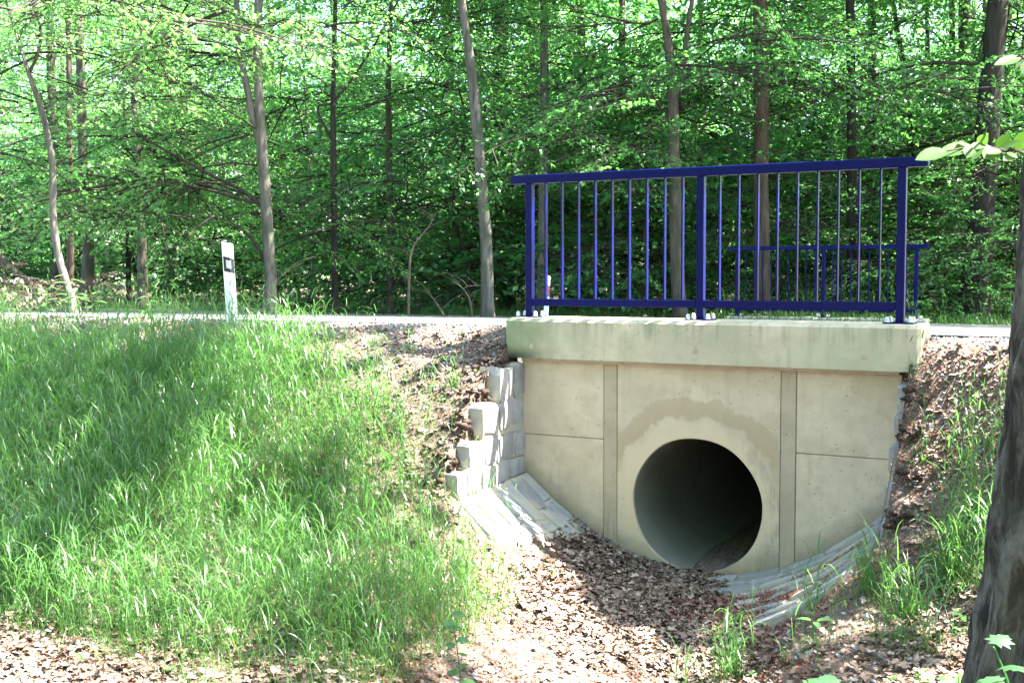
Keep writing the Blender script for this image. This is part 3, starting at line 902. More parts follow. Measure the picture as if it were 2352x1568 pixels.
# dense upper crown, above the top of the picture, shared by the front trees
def upper_crown(seed, R_=3.0, H_=7.0, n_=120):
    r = np.random.default_rng(seed); lv = Leaves()
    for i in range(n_):
        z = H_ * r.random(); f = math.sin(math.pi * min(1, (z / H_) * .8 + .18)) ** .6
        a = r.uniform(0, 6.283); d_ = R_ * f * r.random() ** .5
        lv.spray(np.array([math.cos(a) * d_, math.sin(a) * d_, z]), a + r.normal(0, .5), r.uniform(-.3, .3), r.uniform(1.0, 1.7), None, SPRM, r)
    me = lv.mesh('upper_crown'); me.materials.append(M['leaf']); return me
upc = [upper_crown(610 + i) for i in range(2)]

# ------------------------------------------------------------------ trees that the photograph singles out
def hero(name, label, pix, widths, Y, bark, limbs=8, lo=1.0, hi=7.5, Lr=(1.6, 3.2), leafm='leaf', lib=None, dens=0.9, extra=(), seed=0, side=None, foliage=True, thin=1.0, group='trees along the far side of the road'):
    """pix: (px,py) along the trunk from the foot upwards; widths in photo pixels; extra: further stems as (pix, widths)"""
    r = np.random.default_rng(1000 + seed)
    P = [np.array(at(px, py, Y)) for px, py in pix]
    foot = P[0].copy(); gz = float(hz(foot[0], foot[1]))
    if foot[2] > gz: P.insert(0, np.array([foot[0], foot[1], gz - 0.20])); widths = [widths[0] * 1.7, widths[0] * 1.15] + list(widths)[1:]
    top = P[-1] + (P[-1] - P[-2]) / np.linalg.norm(P[-1] - P[-2]) * 6.0
    P.append(top); widths = list(widths) + [widths[-1] * .35]
    base = Vector((P[0][0], P[0][1], gz))
    e = empty(name, base, 0, label, 'tree', group)
    bo = np.array(base)
    c = catmull(P, 6)
    wr = np.interp(np.linspace(0, len(P) - 1, len(c)), range(len(P)), [w * Y / FPX / 2 for w in widths])
    tb = Tubes(); tb.add(c - bo, wr, 12, 0.28, seed + 3)
    lb = Tubes()
    lv = Leaves()
    stems = [(c, wr)]
    for px_, w_ in extra:
        Q_ = [np.array(at(a, b2, Y)) for a, b2 in px_]
        if len(px_) > 2 and px_[-1][1] < 40: Q_.append(Q_[-1] + (Q_[-1] - Q_[-2]) / np.linalg.norm(Q_[-1] - Q_[-2]) * 3.0); w_ = list(w_) + [w_[-1] * .4]
        c2 = catmull(Q_, 5); w2 = np.interp(np.linspace(0, len(Q_) - 1, len(c2)), range(len(Q_)), [w * Y / FPX / 2 for w in w_])
        if w_[0] > 10.5: tb.add(c2 - bo, w2, 8, 0.2, seed + 7)
        else:
            tl = Tubes(); tl.add(c2 - bo, w2, 8, 0.2, seed + 7); link('limb', tl.mesh('limb'), M['twig'], e, True)
        stems.append((c2, w2))
    zs = c[:, 2]
    for i in range(limbs):
        z = gz + lo + (hi - lo) * (i + r.random()) / limbs
        j = int(np.argmin(abs(zs - z)))
        az = r.uniform(-.35, math.pi + .35) if side is None else r.normal(side, .9)
        limb(lb, c[j] - bo, az, r.uniform(*Lr), max(0.010, wr[j] * .20), r.uniform(-.05, .75), r.uniform(.0, .5), r, lv if foliage else None, lib, dens, thin=thin)
    for c2, w2 in stems[1:]:
        for i in range(4):
            j = r.integers(len(c2) // 3, len(c2))
            limb(lb, c2[j] - bo, r.uniform(0, 6.283), r.uniform(1, 2.2), max(.008, w2[j] * .3), r.uniform(0, .5), .2, r, lv if foliage else None, lib, dens, thin=thin)
    link('trunk', tb.mesh('trunk'), M[bark], e, True)
    if lb.V: link('branches', lb.mesh('branches'), M['twig'], e, True)
    if foliage and lv.P: link('crown', lv.mesh('crown'), M[leafm], e)
    if base.x > -1.6 and not name.startswith('slender'):
        uo = bpy.data.objects.new('upper_crown', upc[seed % 2]); col.objects.link(uo); uo.parent = e
        k_ = int(np.argmin(abs(c[:, 2] - (6.2 + gz))))
        uo.location = (c[k_][0] - bo[0], c[k_][1] - bo[1], max(5.2, Y * .236 + 1.4) - gz * 0); uo.rotation_euler = (0, 0, seed * 1.3)
    return e
hero('slender_tree', 'slim pale tree at far left, its crooked stem forking near the top of the picture', [(166, 700), (155, 660), (135, 590), (122, 500), (121, 380), (100, 270), (72, 185), (50, 120), (25, 40)],
     [19, 18, 17, 17, 15, 14, 11, 7, 5], 13.5, 'bark_grey', 5, 3.0, 6.5, (.8, 1.6), 'leaf_light', None, 0.7, extra=[([(66, 170), (88, 120), (92, 60), (70, 0)], [8, 7, 6, 4])], seed=1)
hero('forest_tree', 'dark straight tree just right of the slim crooked tree', [(160, 690), (163, 500), (160, 320), (158, 120), (155, 0)], [17, 15, 14, 12, 11], 21, 'bark_brown', 9, 3.5, 9, seed=2)
hero('forest_tree', 'thick brown trunk with sunlit lower half at the left', [(200, 690), (202, 560), (192, 400), (186, 200), (180, 0)], [27, 25, 22, 20, 18], 19, 'bark', 9, 3.5, 9, (2, 3.5), 'leaf_light', seed=3)
hero('forest_tree', 'brown trunk with a sunlit right side left of the white delineator', [(328, 690), (326, 560), (320, 480), (312, 300), (300, 0)], [23, 21, 19, 17, 14], 22, 'bark', 8, 3.0, 9, (2, 3.5), 'leaf_light', seed=4)
hero('forked_tree', 'tall tree with two close stems right of the white delineator', [(618, 720), (622, 640), (614, 520), (606, 400), (598, 280), (592, 130), (594, 0)], [31, 29, 27, 26, 23, 21, 19], 16.2, 'bark_grey', 12, 1.6, 6.0, (2.2, 4.0), 'leaf_light', None, 1.0,
     extra=[([(606, 360), (585, 285), (570, 215), (548, 100), (543, 0)], [20, 18, 16, 13, 12]), ([(610, 480), (560, 440), (480, 400), (380, 345), (300, 300)], [10, 9, 7, 5, 3]),
            ([(612, 600), (575, 545), (545, 520), (520, 505)], [9, 7, 5, 3]), ([(604, 470), (540, 455), (460, 430)], [8, 6, 3])], seed=5, side=math.pi * 1.05)
hero('dark_tree', 'thin dark tree with rising side branches right of the forked tree', [(770, 720), (768, 560), (766, 400), (765, 220), (768, 100)], [16, 15, 14, 12, 10], 18, 'bark_dark', 9, 1.5, 6.5, (1.8, 3.2), seed=6,
     extra=[([(766, 330), (730, 250), (770, 230), (850, 120), (905, 20)], [6, 6, 6, 5, 4])])
hero('forest_tree', 'straight thin grey trunk midway between the forked tree and the leaning tree', [(896, 715), (897, 560), (894, 400), (892, 200), (896, 60)], [17, 16, 15, 13, 11], 20, 'bark', 9, 2.0, 8, seed=7)
hero('leaning_tree', 'smooth grey tree leaning to the left, left of the blue railing', [(1120, 700), (1117, 560), (1106, 420), (1094, 280), (1080, 140), (1060, 0)], [28, 27, 25, 24, 22, 19], 16.6, 'bark_grey', 4, 5.0, 8.5, (1.5, 2.6), seed=8, foliage=True)
hero('forest_tree', 'pale grey straight trunk rising behind the left post of the near railing', [(1245, 700), (1248, 500), (1249, 350), (1250, 180), (1250, 0)], [24, 23, 21, 20, 17], 18.5, 'bark_grey', 6, 3.5, 9, (2, 3.4), 'leaf', seed=9)
hero('forest_tree', 'dark trunk behind the left half of the near railing', [(1436, 700), (1434, 520), (1434, 380), (1430, 200), (1428, 0)], [22, 20, 19, 17, 15], 24, 'bark', 7, 4, 10, (2, 3.6), 'leaf_maple', SPRM, seed=10)
hero('branching_tree', 'brown tree with large arching limbs behind the middle of the near railing', [(1562, 720), (1555, 600), (1550, 450), (1547, 330), (1545, 220), (1535, 100), (1520, 0)], [33, 31, 29, 26, 23, 21, 17], 16.9, 'bark', 8, 2.8, 6.5, (2.2, 3.8), 'leaf', None, 1.0,
     extra=[([(1548, 300), (1520, 250), (1480, 205), (1440, 190), (1400, 205)], [10, 9, 8, 7, 5]), ([(1549, 230), (1570, 150), (1580, 60), (1590, 0)], [14, 13, 12, 10]), ([(1552, 225), (1600, 190), (1660, 170), (1780, 185), (1850, 215)], [9, 8, 7, 5, 3]),
            ([(1548, 360), (1500, 340), (1440, 345), (1400, 360)], [6, 5, 4, 3])], seed=11)
hero('forest_tree', 'thick brown trunk behind the right half of the near railing', [(1752, 720), (1750, 560), (1748, 400), (1748, 200), (1745, 0)], [36, 35, 33, 33, 31], 17.3, 'bark_brown', 7, 3.2, 8, (2.2, 3.8), 'leaf', None, 1.0, seed=12)
hero('forest_tree', 'dark straight trunk showing just left of the right post of the near railing', [(1958, 700), (1957, 560), (1957, 400), (1955, 200), (1952, 0)], [26, 25, 23, 22, 20], 19, 'bark_dark', 8, 3.0, 8.5, (2.2, 3.6), 'leaf_maple', SPRM, seed=13)
hero('forked_tree', 'dark tree whose stem forks behind the right end of the near handrail', [(2117, 700), (2115, 560), (2112, 440), (2100, 300), (2085, 210), (2070, 120), (2050, 0)], [24, 24, 23, 24, 15, 12, 10], 23, 'bark_dark', 7, 3.0, 9, (2, 3.6), seed=14,
     extra=[([(2102, 300), (2120, 210), (2130, 120), (2128, 0)], [14, 12, 11, 9])])
hero('forest_tree', 'massive dark trunk near the right edge of the picture beyond the road', [(2235, 700), (2250, 560), (2262, 400), (2275, 200), (2292, 0)], [64, 58, 54, 50, 46], 17.2, 'bark_dark', 8, 2.6, 8, (2.5, 4.0), 'leaf_maple', SPRM, 1.0, seed=15)
hero('forest_tree', 'thin trunk at the top right between the forked dark tree and the massive one', [(2186, 700), (2186, 300), (2187, 100), (2187, 0)], [17, 15, 14, 13], 25, 'bark', 7, 4, 10, seed=16)
hero('slender_tree', 'thin sunlit stem left of the thin dark tree', [(718, 700), (719, 620), (717, 560), (712, 380), (700, 200)], [11, 11, 9, 8, 6], 24, 'bark_grey', 6, 3, 9, seed=17)
hero('slender_tree', 'dark thin stem left of the brown trunk with the sunlit side', [(296, 690), (294, 560), (290, 420), (284, 200)], [11, 11, 9, 7], 26, 'bark_dark', 6, 3, 10, seed=18)
hero('leaning_tree', 'bare dark stem leaning in from the left edge of the picture', [(72, 660), (30, 620), (-10, 580), (-90, 480)], [14, 15, 16, 16], 14.5, 'bark', 4, 2.0, 4.0, (1.0, 1.8), 'leaf', seed=19)

# fill trees: deeper rows, individually placed
rb = np.random.default_rng(77)
used = []
cnt = 0
for Y0, Y1, nx in ((23, 27, 8), (28, 34, 11), (35, 43, 13), (44, 55, 15)):
    for i in range(nx):
        Y = rb.uniform(Y0, Y1)
        fx = -0.62 + 1.30 * (i + rb.uniform(.1, .9)) / nx
        x = fx * Y
        if fx < -0.15 and rb.random() < 0.30 and Y < 44: continue
        mod = tall[rb.integers(len(tall))]
        s = rb.uniform(.85, 1.2)
        place_model(mod, 'forest_tree', (x, Y, float(hz(x, Y)) - .05), rb.uniform(0, 6.28), (s, s * rb.uniform(.9, 1.15)),
                    'tree of the deep forest, one trunk among many behind the front row', 'tree', 'trees deeper in the forest')
        cnt += 1
for Y0, Y1, nx, sc in ((16.3, 17.6, 11, .62), (18, 20, 12, .9), (20.5, 24, 14, 1.15), (25, 31, 15, 1.4), (32, 42, 15, 1.7)):
    for i in range(nx):
        Y = rb.uniform(Y0, Y1)
        fx = -0.52 + 1.04 * (i + rb.uniform(.1, .9)) / nx
        x = fx * Y
        u_, n_ = inv(x, Y)
        if n_ > -10.0: continue
        s = sc * rb.uniform(.75, 1.25)
        place_model(bush[rb.integers(4)], 'understorey_bush', (x, Y, float(hz(x, Y)) - .03), rb.uniform(0, 6.28), (s * 1.15, s),
                    'leafy undergrowth bush among the trunks beyond the road', 'bush', 'undergrowth bushes beyond the road')

rs = np.random.default_rng(404)
for i in range(26):
    a = math.pi * (0.98 + 0.78 * (i + rs.uniform(0, .8)) / 26)      # behind and beside the camera
    d_ = rs.uniform(9, 16)
    x, y = 1.0 + math.cos(a + .0) * d_ * 1.1, 1.5 + math.sin(a) * d_
    s = rs.uniform(.8, 1.1)
    place_model(tall[rs.integers(5)], 'forest_tree', (x, y, float(hz(x, y)) - .05), rs.uniform(0, 6.28), (s, s),
                'tree of the wood on the near side of the road, outside the picture', 'tree', 'trees on the near side of the road')

for i, (x, y) in enumerate([(10.5, 13.5), (12.5, 17), (14.5, 20.5), (16, 14), (11.5, 21), (18, 18), (13.5, 26), (19, 24)]):
    s = rs.uniform(.9, 1.15)
    place_model(tall[i % 5], 'forest_tree', (x, y, float(hz(x, y)) - .05), rs.uniform(0, 6.28), (s, s),
                'tree of the wood right of the picture beyond the road', 'tree', 'trees beyond the road, right of the picture')
# far wood closing the view
r = np.random.default_rng(9)
nF = 52000
Yf = r.uniform(56, 92, nF); Xf = r.uniform(-.75, .85, nF) * Yf
clx = vn(Xf * .16, Yf * .2, 31); 
Zf = -1 + 25 * r.random(nF) ** 0.9
dens = fbm(Xf * .25, Zf * .35 + Yf * .1, 41, 3)
kp = dens > -0.12
Xf, Yf, Zf = Xf[kp], Yf[kp], Zf[kp]; nF = len(Xf)
s = r.uniform(.18, .5, nF)
az = r.uniform(0, 6.283, nF); tl = r.normal(0, .5, nF); t2 = r.normal(0, .5, nF)
ax = np.stack([np.cos(az) * np.cos(tl), np.sin(az) * np.cos(tl), np.sin(tl)], 1)
ay = np.stack([-np.sin(az), np.cos(az), t2], 1)
c = np.stack([Xf, Yf, Zf], 1)
P = np.stack([c - ax * s[:, None], c + ay * s[:, None] * .5, c + ax * s[:, None], c - ay * s[:, None] * .5], 1)
o = link('distant_forest', npmesh('distant_forest', P.reshape(-1, 3), np.arange(nF * 4).reshape(nF, 4)), M['leaf_light'])
props(o, 'hazy green mass of distant forest closing the view behind all the trunks', 'forest', kind='stuff')

# dead, bare branches and a brown dry bush
def bare(name, label, pix, w, Y, mat='stick', tw=6, seed=0):
    r = np.random.default_rng(seed + 300)
    P = [np.array(at(a, b2, Y)) for a, b2 in pix]
    gz = float(hz(P[0][0], P[0][1]))
    P[0][2] = min(P[0][2], gz - 0.02)
    e = empty(name, Vector(P[0]), 0, label, 'branch', 'bare branches at the forest edge')
    tb = Tubes(); c = catmull(P, 5) - P[0]
    tb.add(c, np.linspace(w * Y / FPX / 2, w * .3 * Y / FPX / 2, len(c)), 6, .2, seed)
    for i in range(tw):
        j = r.integers(len(c) // 4, len(c) - 1); limb(tb, c[j], r.uniform(0, 6.28), r.uniform(.2, .7), .006, .8, -.2, r)
    link('branch_wood', tb.mesh('branch_wood'), M[mat], e, True)
bare('dead_branch', 'thin bare sapling left of the leaning grey tree', [(938, 705), (940, 630), (948, 570), (985, 520), (1000, 490)], 7, 16.5, 'stick', 9, 1)
bare('dead_branch', 'pale bare twig lying up from the verge left of the near railing', [(1025, 722), (1005, 700), (985, 672)], 5, 15.8, 'stick', 5, 2)
bare('dead_branch', 'bare twig leaning in front of the leaning grey tree', [(1085, 722), (1080, 690), (1068, 660), (1120, 655)], 4, 16.2, 'stick', 6, 3)
bare('dead_branch', 'bare stick slanting behind the left post of the far railing', [(1622, 722), (1660, 700), (1690, 680)], 5, 16.8, 'stick', 4, 4)
bare('dead_branch', 'reddish bare stem standing behind the delineator', [(628, 720), (632, 690), (640, 640), (700, 600)], 4, 15.2, 'stick', 6, 5)
bare('dead_branch', 'thin pale stem beyond the right end of the far railing', [(2228, 715), (2218, 640), (2214, 560), (2190, 480)], 6, 17.5, 'stick', 7, 6)
r = np.random.default_rng(55)
pz = at(62, 690, 14.2)
e = empty('dry_bush', Vector((pz.x, pz.y, float(hz(pz.x, pz.y)))), 0, 'brown dry brushwood with withered leaves at the far left edge of the road', 'bush')
tb = Tubes(); lv = Leaves()
for i in range(12):
    limb(tb, np.array([r.uniform(-.5, .5), r.uniform(-.3, .3), 0]), r.uniform(0, 6.28), r.uniform(.4, .8), .010, 1.2, -.3, r, lv, None, .5, thin=.16, ll=(.4, .6))
link('stems', tb.mesh('stems'), M['stick'], e, True); link('withered_leaves', lv.mesh('withered_leaves'), M['litter'], e)

# ------------------------------------------------------------------ added unseen trees, crowns shaped to shade the near bank and ditch
def canopy_tree(foot, H, rad, blobs, label, seed):
    """foot xy, trunk, and a limb with sprays to each blob centre (x,y,z,r,n)"""
    r = np.random.default_rng(seed)
    gz = float(hz(foot[0], foot[1])); bo = np.array([foot[0], foot[1], gz])
    e = empty('unseen_shade_tree', Vector(bo), 0, label, 'tree', None)
    tb = Tubes(); lv = Leaves()
    pts = np.array([[0, 0, -.4], [.05, 0, H * .3], [-.1, .1, H * .6], [0, .1, H]]); c = catmull(pts, 6)
    tb.add(c, np.linspace(rad, rad * .3, len(c)), 12, .3, seed)
    for (x, y, z, rr, n_) in blobs:
        ctr = np.array([x, y, z]) - bo
        zt = max(1.5, min(H, ctr[2] - 0.35 * np.linalg.norm(ctr[:2]))); j = int(np.argmin(abs(c[:, 2] - zt)))
        lp = catmull([c[j], (c[j] * .5 + ctr * .5) + np.array([0, 0, .4]), ctr], 5)
        tb.add(lp, np.linspace(rad * .13, .006, len(lp)), 6)
        for i in range(n_):
            d_ = r.normal(0, 1, 3); d_ /= np.linalg.norm(d_); d_ *= rr * r.random() ** .5; d_[2] *= .4
            lv.spray(ctr + d_ * .6, r.uniform(0, 6.28), r.uniform(-.3, .3), min(.75, rr * r.uniform(1.1, 1.7)), tb if i % 3 == 0 else None, None, r)
    link('trunk', tb.mesh('trunk'), M['bark'], e, True)
    link('crown', lv.mesh('crown'), M['leaf'], e)
    return e
def gz_at(px, py):
    """ground point under a photo pixel by marching the view ray"""
    a = at(px, py, 1.0); d = (a - Vector((0, 0, EYE)))
    t = 3.0
    while t < 30:
        p = Vector((0, 0, EYE)) + d * t
        if p.z < float(hz(p.x, p.y)): return p
        t += 0.02
    return p
def over(px, py, h):
    """point h metres above the ground spot seen at px, py, along the sun direction"""
    p = gz_at(px, py); t = h / sdir.z
    return (p.x + sdir.x * t, p.y + sdir.y * t, p.z + h)
SH = [ # ground spots that lie in shade: photo x, y, height of the foliage above, radius
    (60, 860, 7.0, .45), (170, 930, 7.3, .45), (60, 1010, 7.1, .5), (180, 1090, 7.2, .40), (50, 1180, 7.0, .45), (190, 1230, 7.3, .28), (330, 840, 7.4, .35),
    (470, 815, 7.6, .30), (620, 800, 7.5, .30), (300, 960, 7.0, .22), (420, 880, 7.2, .25), (770, 860, 7.2, .22), (690, 1170, 7.2, .24), (800, 1200, 7.0, .22), (600, 1120, 7.2, .15), (900, 1260, 7.1, .16),
    (960, 1170, 7.0, .14), (60, 1320, 6.9, .3), (420, 750, 7.8, .35), (640, 756, 7.8, .25), (900, 770, 7.8, .28), (1060, 790, 7.9, .20), (1130, 820, 7.7, .16), (1010, 860, 7.4, .14),
    (850, 1440, 6.8, .20), (700, 1500, 6.8, .22), (560, 1450, 6.8, .12), (330, 1440, 6.8, .12), (100, 760, 7.8, .4), (250, 765, 7.8, .3)]
canopy_tree((6.1, 3.6), 9.5, .22, [(*over(a, b2, h), rr, 1 + int(7 * rr / .3 * rr / .3)) for a, b2, h, rr in SH], 'unseen broad tree added beyond the right edge, its limbs over the road shaped to dapple the left bank', 501)
SH2 = [(2250, 1150, 5.5, .12), (2180, 1200, 5.6, .12), (2200, 1420, 5.4, .12), (1960, 1500, 5.6, .18), (1760, 1520, 5.8, .13), (2060, 1460, 5.5, .08),
       (1370, 1265, 6, .18), (1420, 1310, 6.4, .28), (1470, 1360, 6.1, .30), (1540, 1385, 6.5, .32), (1600, 1420, 6.0, .30), (1660, 1400, 6.3, .30), (1520, 1430, 6.2, .22), (1700, 1430, 6.5, .28), (1780, 1410, 6, .26), (1880, 1390, 6.2, .22), (1640, 1460, 5.9, .2), (1560, 1340, 6.6, .26), (1620, 1350, 6.0, .22)]
def clear_of_bank(px, py):
    # light for the upper right bank passes just above it on its way to the ditch: keep that gap open
    p = gz_at(px, py); u, n = inv(p.x, p.y)
    return u < 1.45 or n > 1.0
SH2 = [q for q in SH2 if clear_of_bank(q[0], q[1])]
canopy_tree((4.9, 2.2), 7, .15, [(*over(a, b2, h), rr, 2 + int(24 * rr / .3 * rr / .3)) for a, b2, h, rr in SH2], 'smaller unseen tree added on the right bank to shade the ditch floor', 502)

def clods(spots, name, label):
    V_ = []; Q_ = []; nn0 = 0
    na, nb2 = 7, 5
    for (u, n, z, rr) in spots:
        a = np.linspace(0, 2 * math.pi, na, endpoint=False)[None]; b_ = np.linspace(.02, math.pi - .02, nb2)[:, None]
        X = np.sin(b_) * np.cos(a); Y = np.sin(b_) * np.sin(a); Z = np.cos(b_) + 0 * a
        d_ = 1 + 1.6 * fbm(X * 1.7 + u * 9, Y * 1.7 + Z * 1.3 + n * 9, 7, 3)
        x, y = Fa(u, n)
        V_.append(np.stack([X * d_ * rr * 1.15 + x, Y * d_ * rr * 1.0 + y, Z * d_ * rr * .8 + z], -1).reshape(-1, 3))
        i = np.arange(na * nb2).reshape(nb2, na) + nn0; nn0 += na * nb2
        Q_.append(np.stack([i[:-1], i[1:], np.roll(i[1:], -1, 1), np.roll(i[:-1], -1, 1)], -1).reshape(-1, 4))
    o = link(name, npmesh(name, np.vstack(V_), np.vstack(Q_)), M['soil_dark'], None, False)
    return props(o, label, 'soil', kind='stuff')
rc = random.Random(3)
sp = []
for (n0, n1, z) in ((.20, .34, -.32), (.30, .50, -.34), (.52, .72, -.50), (.70, .92, -.70), (.90, 1.06, -.88), (1.02, 1.20, -1.0)):
    for k in range(60):
        sp.append((rc.uniform(-.20, -.03), rc.uniform(n0, n1), z + rc.uniform(-.07, .04), rc.uniform(.007, .026)))
for (n0, n1, z) in ((.2, .35, -.40), (.35, .5, -.60), (.5, .68, -.82), (.68, .85, -1.02)):
    for k in range(36):
        sp.append((rc.uniform(2.61, 2.78), rc.uniform(n0, n1), z + rc.uniform(-.05, .04), rc.uniform(.007, .024)))
clods(sp, 'soil_clods', 'dark crumbling soil slumped over the edges of both stone wing walls')

# ------------------------------------------------------------------ near trunk at the right edge
def near_tree():
    gz = float(hz(1.9, 3.6))
    e = empty('hornbeam_tree', Vector((1.86, 3.6, gz)), 0, 'furrowed trunk close by at the right edge, leafy twigs hanging above the railing', 'tree')
    nz_, na = 420, 150
    z = np.linspace(-0.15, 3.6, nz_)[:, None]; a = np.linspace(0, 2 * math.pi, na, endpoint=False)[None]
    base_r = np.interp(z, [-.15, 0.05, .35, .8, 1.5, 2.2, 3.6], [.56, .50, .40, .34, .295, .275, .255])
    cx_ = np.interp(z, [0, 1, 3.6], [0.0, 0.02, 0.10])
    flut = 0.05 * np.cos(3 * a + 0.7 + .3 * z) * np.interp(z, [0, .5, 2.2], [1.3, .7, .15]) + .02 * np.cos(7 * a + 1.1 * z)
    aa = np.minimum(a, 2 * math.pi - a) * 1.0
    X_ = np.cos(a) * 1.0 + 0 * z; Y_ = np.sin(a) + 0 * z
    # furrows: ridged noise stretched along the trunk, sampled on a cylinder so that it closes
    def n3(sx_, sz_, sd):
        return (fbm(X_ * sx_ + 7, z * sz_ + Y_ * sx_ * .9, sd, 4) + fbm(Y_ * sx_ + 3, z * sz_ * 1.1 - X_ * sx_ * .9, sd + 5, 4))
    rid = 1 - np.abs(n3(4.5, 1.5, 61)) * 5
    fine = n3(14, 6, 71)
    rr = base_r * (1 + flut) + 0.034 * np.clip(rid, -1.3, .5) + 0.030 * fine
    Vx = cx_ + rr * np.cos(a); Vy = rr * np.sin(a); Vz = z + 0 * a
    V_ = np.stack([Vx.ravel(), Vy.ravel(), Vz.ravel()], 1)
    i = np.arange(nz_ * na).reshape(nz_, na)
    q = np.stack([i[:-1], np.roll(i[:-1], -1, 1), np.roll(i[1:], -1, 1), i[1:]], -1).reshape(-1, 4)
    link('trunk', npmesh('trunk', V_, q), M['bark_near'], e, True)
    # upper stem and high crown, out of the picture
    tb = Tubes(); lv = Leaves(); rr_ = np.random.default_rng(88)
    tb.add(catmull([[.10, 0, 3.5], [.2, .1, 5.5], [.1, 0, 8]], 6), np.linspace(.22, .07, 13), 12, .2, 4)
    for k in range(5): limb(tb, np.array([.12, 0, 5.6 + k * .42]), rr_.uniform(-1, 1), rr_.uniform(1.2, 2.2), .04, .5, .1, rr_, lv, None, .8)
    link('upper_stem', tb.mesh('upper_stem'), M['bark'], e, True); link('crown', lv.mesh('crown'), M['leaf'], e)
    return e
nt_ = near_tree()
def big_leaf(L, W, curl=0.12, fold=0.10, lobes=None):
    """one leaf along +x: midrib and two halves with a few side steps; lobes=maple outline"""
    m = MB()
    if lobes is None:
        st = [(0, .02), (.10, .30), (.28, .48), (.50, .50), (.70, .40), (.86, .22), (1.0, .01)]
        v = []
        for t_, w_ in st:
            zc = -curl * L * t_ * t_
            v += [(t_ * L, 0, zc), (t_ * L + .02 * L, w_ * W, zc + fold * w_ * W * 1.2), (t_ * L + .02 * L, -w_ * W, zc + fold * w_ * W * 1.2)]
        f = []
        for i in range(len(st) - 1):
            a = 3 * i; f += [(a, a + 3, a + 4, a + 1), (a, a + 2, a + 5, a + 3)]
        m.add(v, f)
    else:
        pts = [(0, 0), (-.08, .28), (.10, .22), (.12, .55), (.30, .36), (.52, .52), (.58, .26), (.74, .28), (.80, .12), (1.0, 0)]
        out = pts + [(x, -y) for x, y in reversed(pts[1:-1])]
        v = [(.38 * L, 0, .02 * L)] + [(x * L, y * W * 1.3, -curl * L * (x * x + y * y)) for x, y in out]
        n = len(out)
        m.add(v, [(0, 1 + i, 1 + (i + 1) % n) for i in range(n)])
    return m
def leaf_at(parent, p, d, up, L, W, mat, origin, name='leaf', lobes=None, curl=.12):
    m = big_leaf(L, W, curl, .12, lobes)
    d = Vector(d).normalized(); up = Vector(up); y = up.cross(d).normalized(); z = d.cross(y)
    Mx = Matrix((d, y, z)).transposed()
    m.v = [tuple(Vector(p) - Vector(origin) + Mx @ Vector(q)) for q in m.v]
    return m.build(name, mat, parent, smooth=True)
nb_o = nt_.location.copy()
def twig_branch(pix, Y, w, leaves):
    P = [np.array(at(a, b2, yy)) for (a, b2), yy in zip(pix, Y)]
    tb = Tubes(); c = catmull(P, 5); tb.add(c - np.array(nb_o), np.linspace(w, w * .3, len(c)), 6)
    br = link('branch', tb.mesh('branch'), M['twig'], nt_, True)
    for (a, b2, yy, tx, ty, wd) in leaves:
        p = at(a, b2, yy); q = at(tx, ty, yy - 0.015)
        L = (q - p).length
        leaf_at(br, p, q - p, Vector((random.uniform(-.25, .25), -0.75, 0.75)), L, wd * L, M['leaf_near'], nb_o, curl=.06)
    return br
# (root px, root py, Y, tip px, tip py, width ratio)
twig_branch([(2480, 420), (2352, 352), (2310, 347), (2262, 336), (2225, 338), (2175, 347)], [3.3, 2.3, 2.2, 2.15, 2.12, 2.1], .0045,
    [(2172, 346, 2.10, 2105, 364, .5), (2234, 334, 2.12, 2152, 355, .48), (2226, 337, 2.13, 2202, 328, .7), (2230, 338, 2.11, 2222, 362, .85), (2248, 336, 2.14, 2268, 310, .95),
     (2262, 332, 2.13, 2228, 340, .55), (2252, 338, 2.12, 2235, 366, .5), (2275, 336, 2.15, 2242, 350, .6), (2282, 340, 2.13, 2262, 364, .9), (2288, 338, 2.16, 2322, 308, .65), (2300, 340, 2.14, 2342, 322, .5), (2298, 345, 2.13, 2270, 352, .6),
     (2312, 350, 2.18, 2338, 362, .6), (2335, 345, 2.2, 2360, 300, .7), (2330, 352, 2.2, 2306, 368, .6), (2345, 330, 2.15, 2385, 325, .6)])
twig_branch([(2500, 300), (2400, 190), (2352, 135), (2335, 130)], [3.2, 2.3, 2.05, 2.03], .004,
    [(2350, 132, 2.05, 2286, 146, .42), (2372, 128, 2.07, 2334, 158, .5), (2360, 138, 2.05, 2352, 170, .6), (2380, 130, 2.06, 2410, 110, .6)])

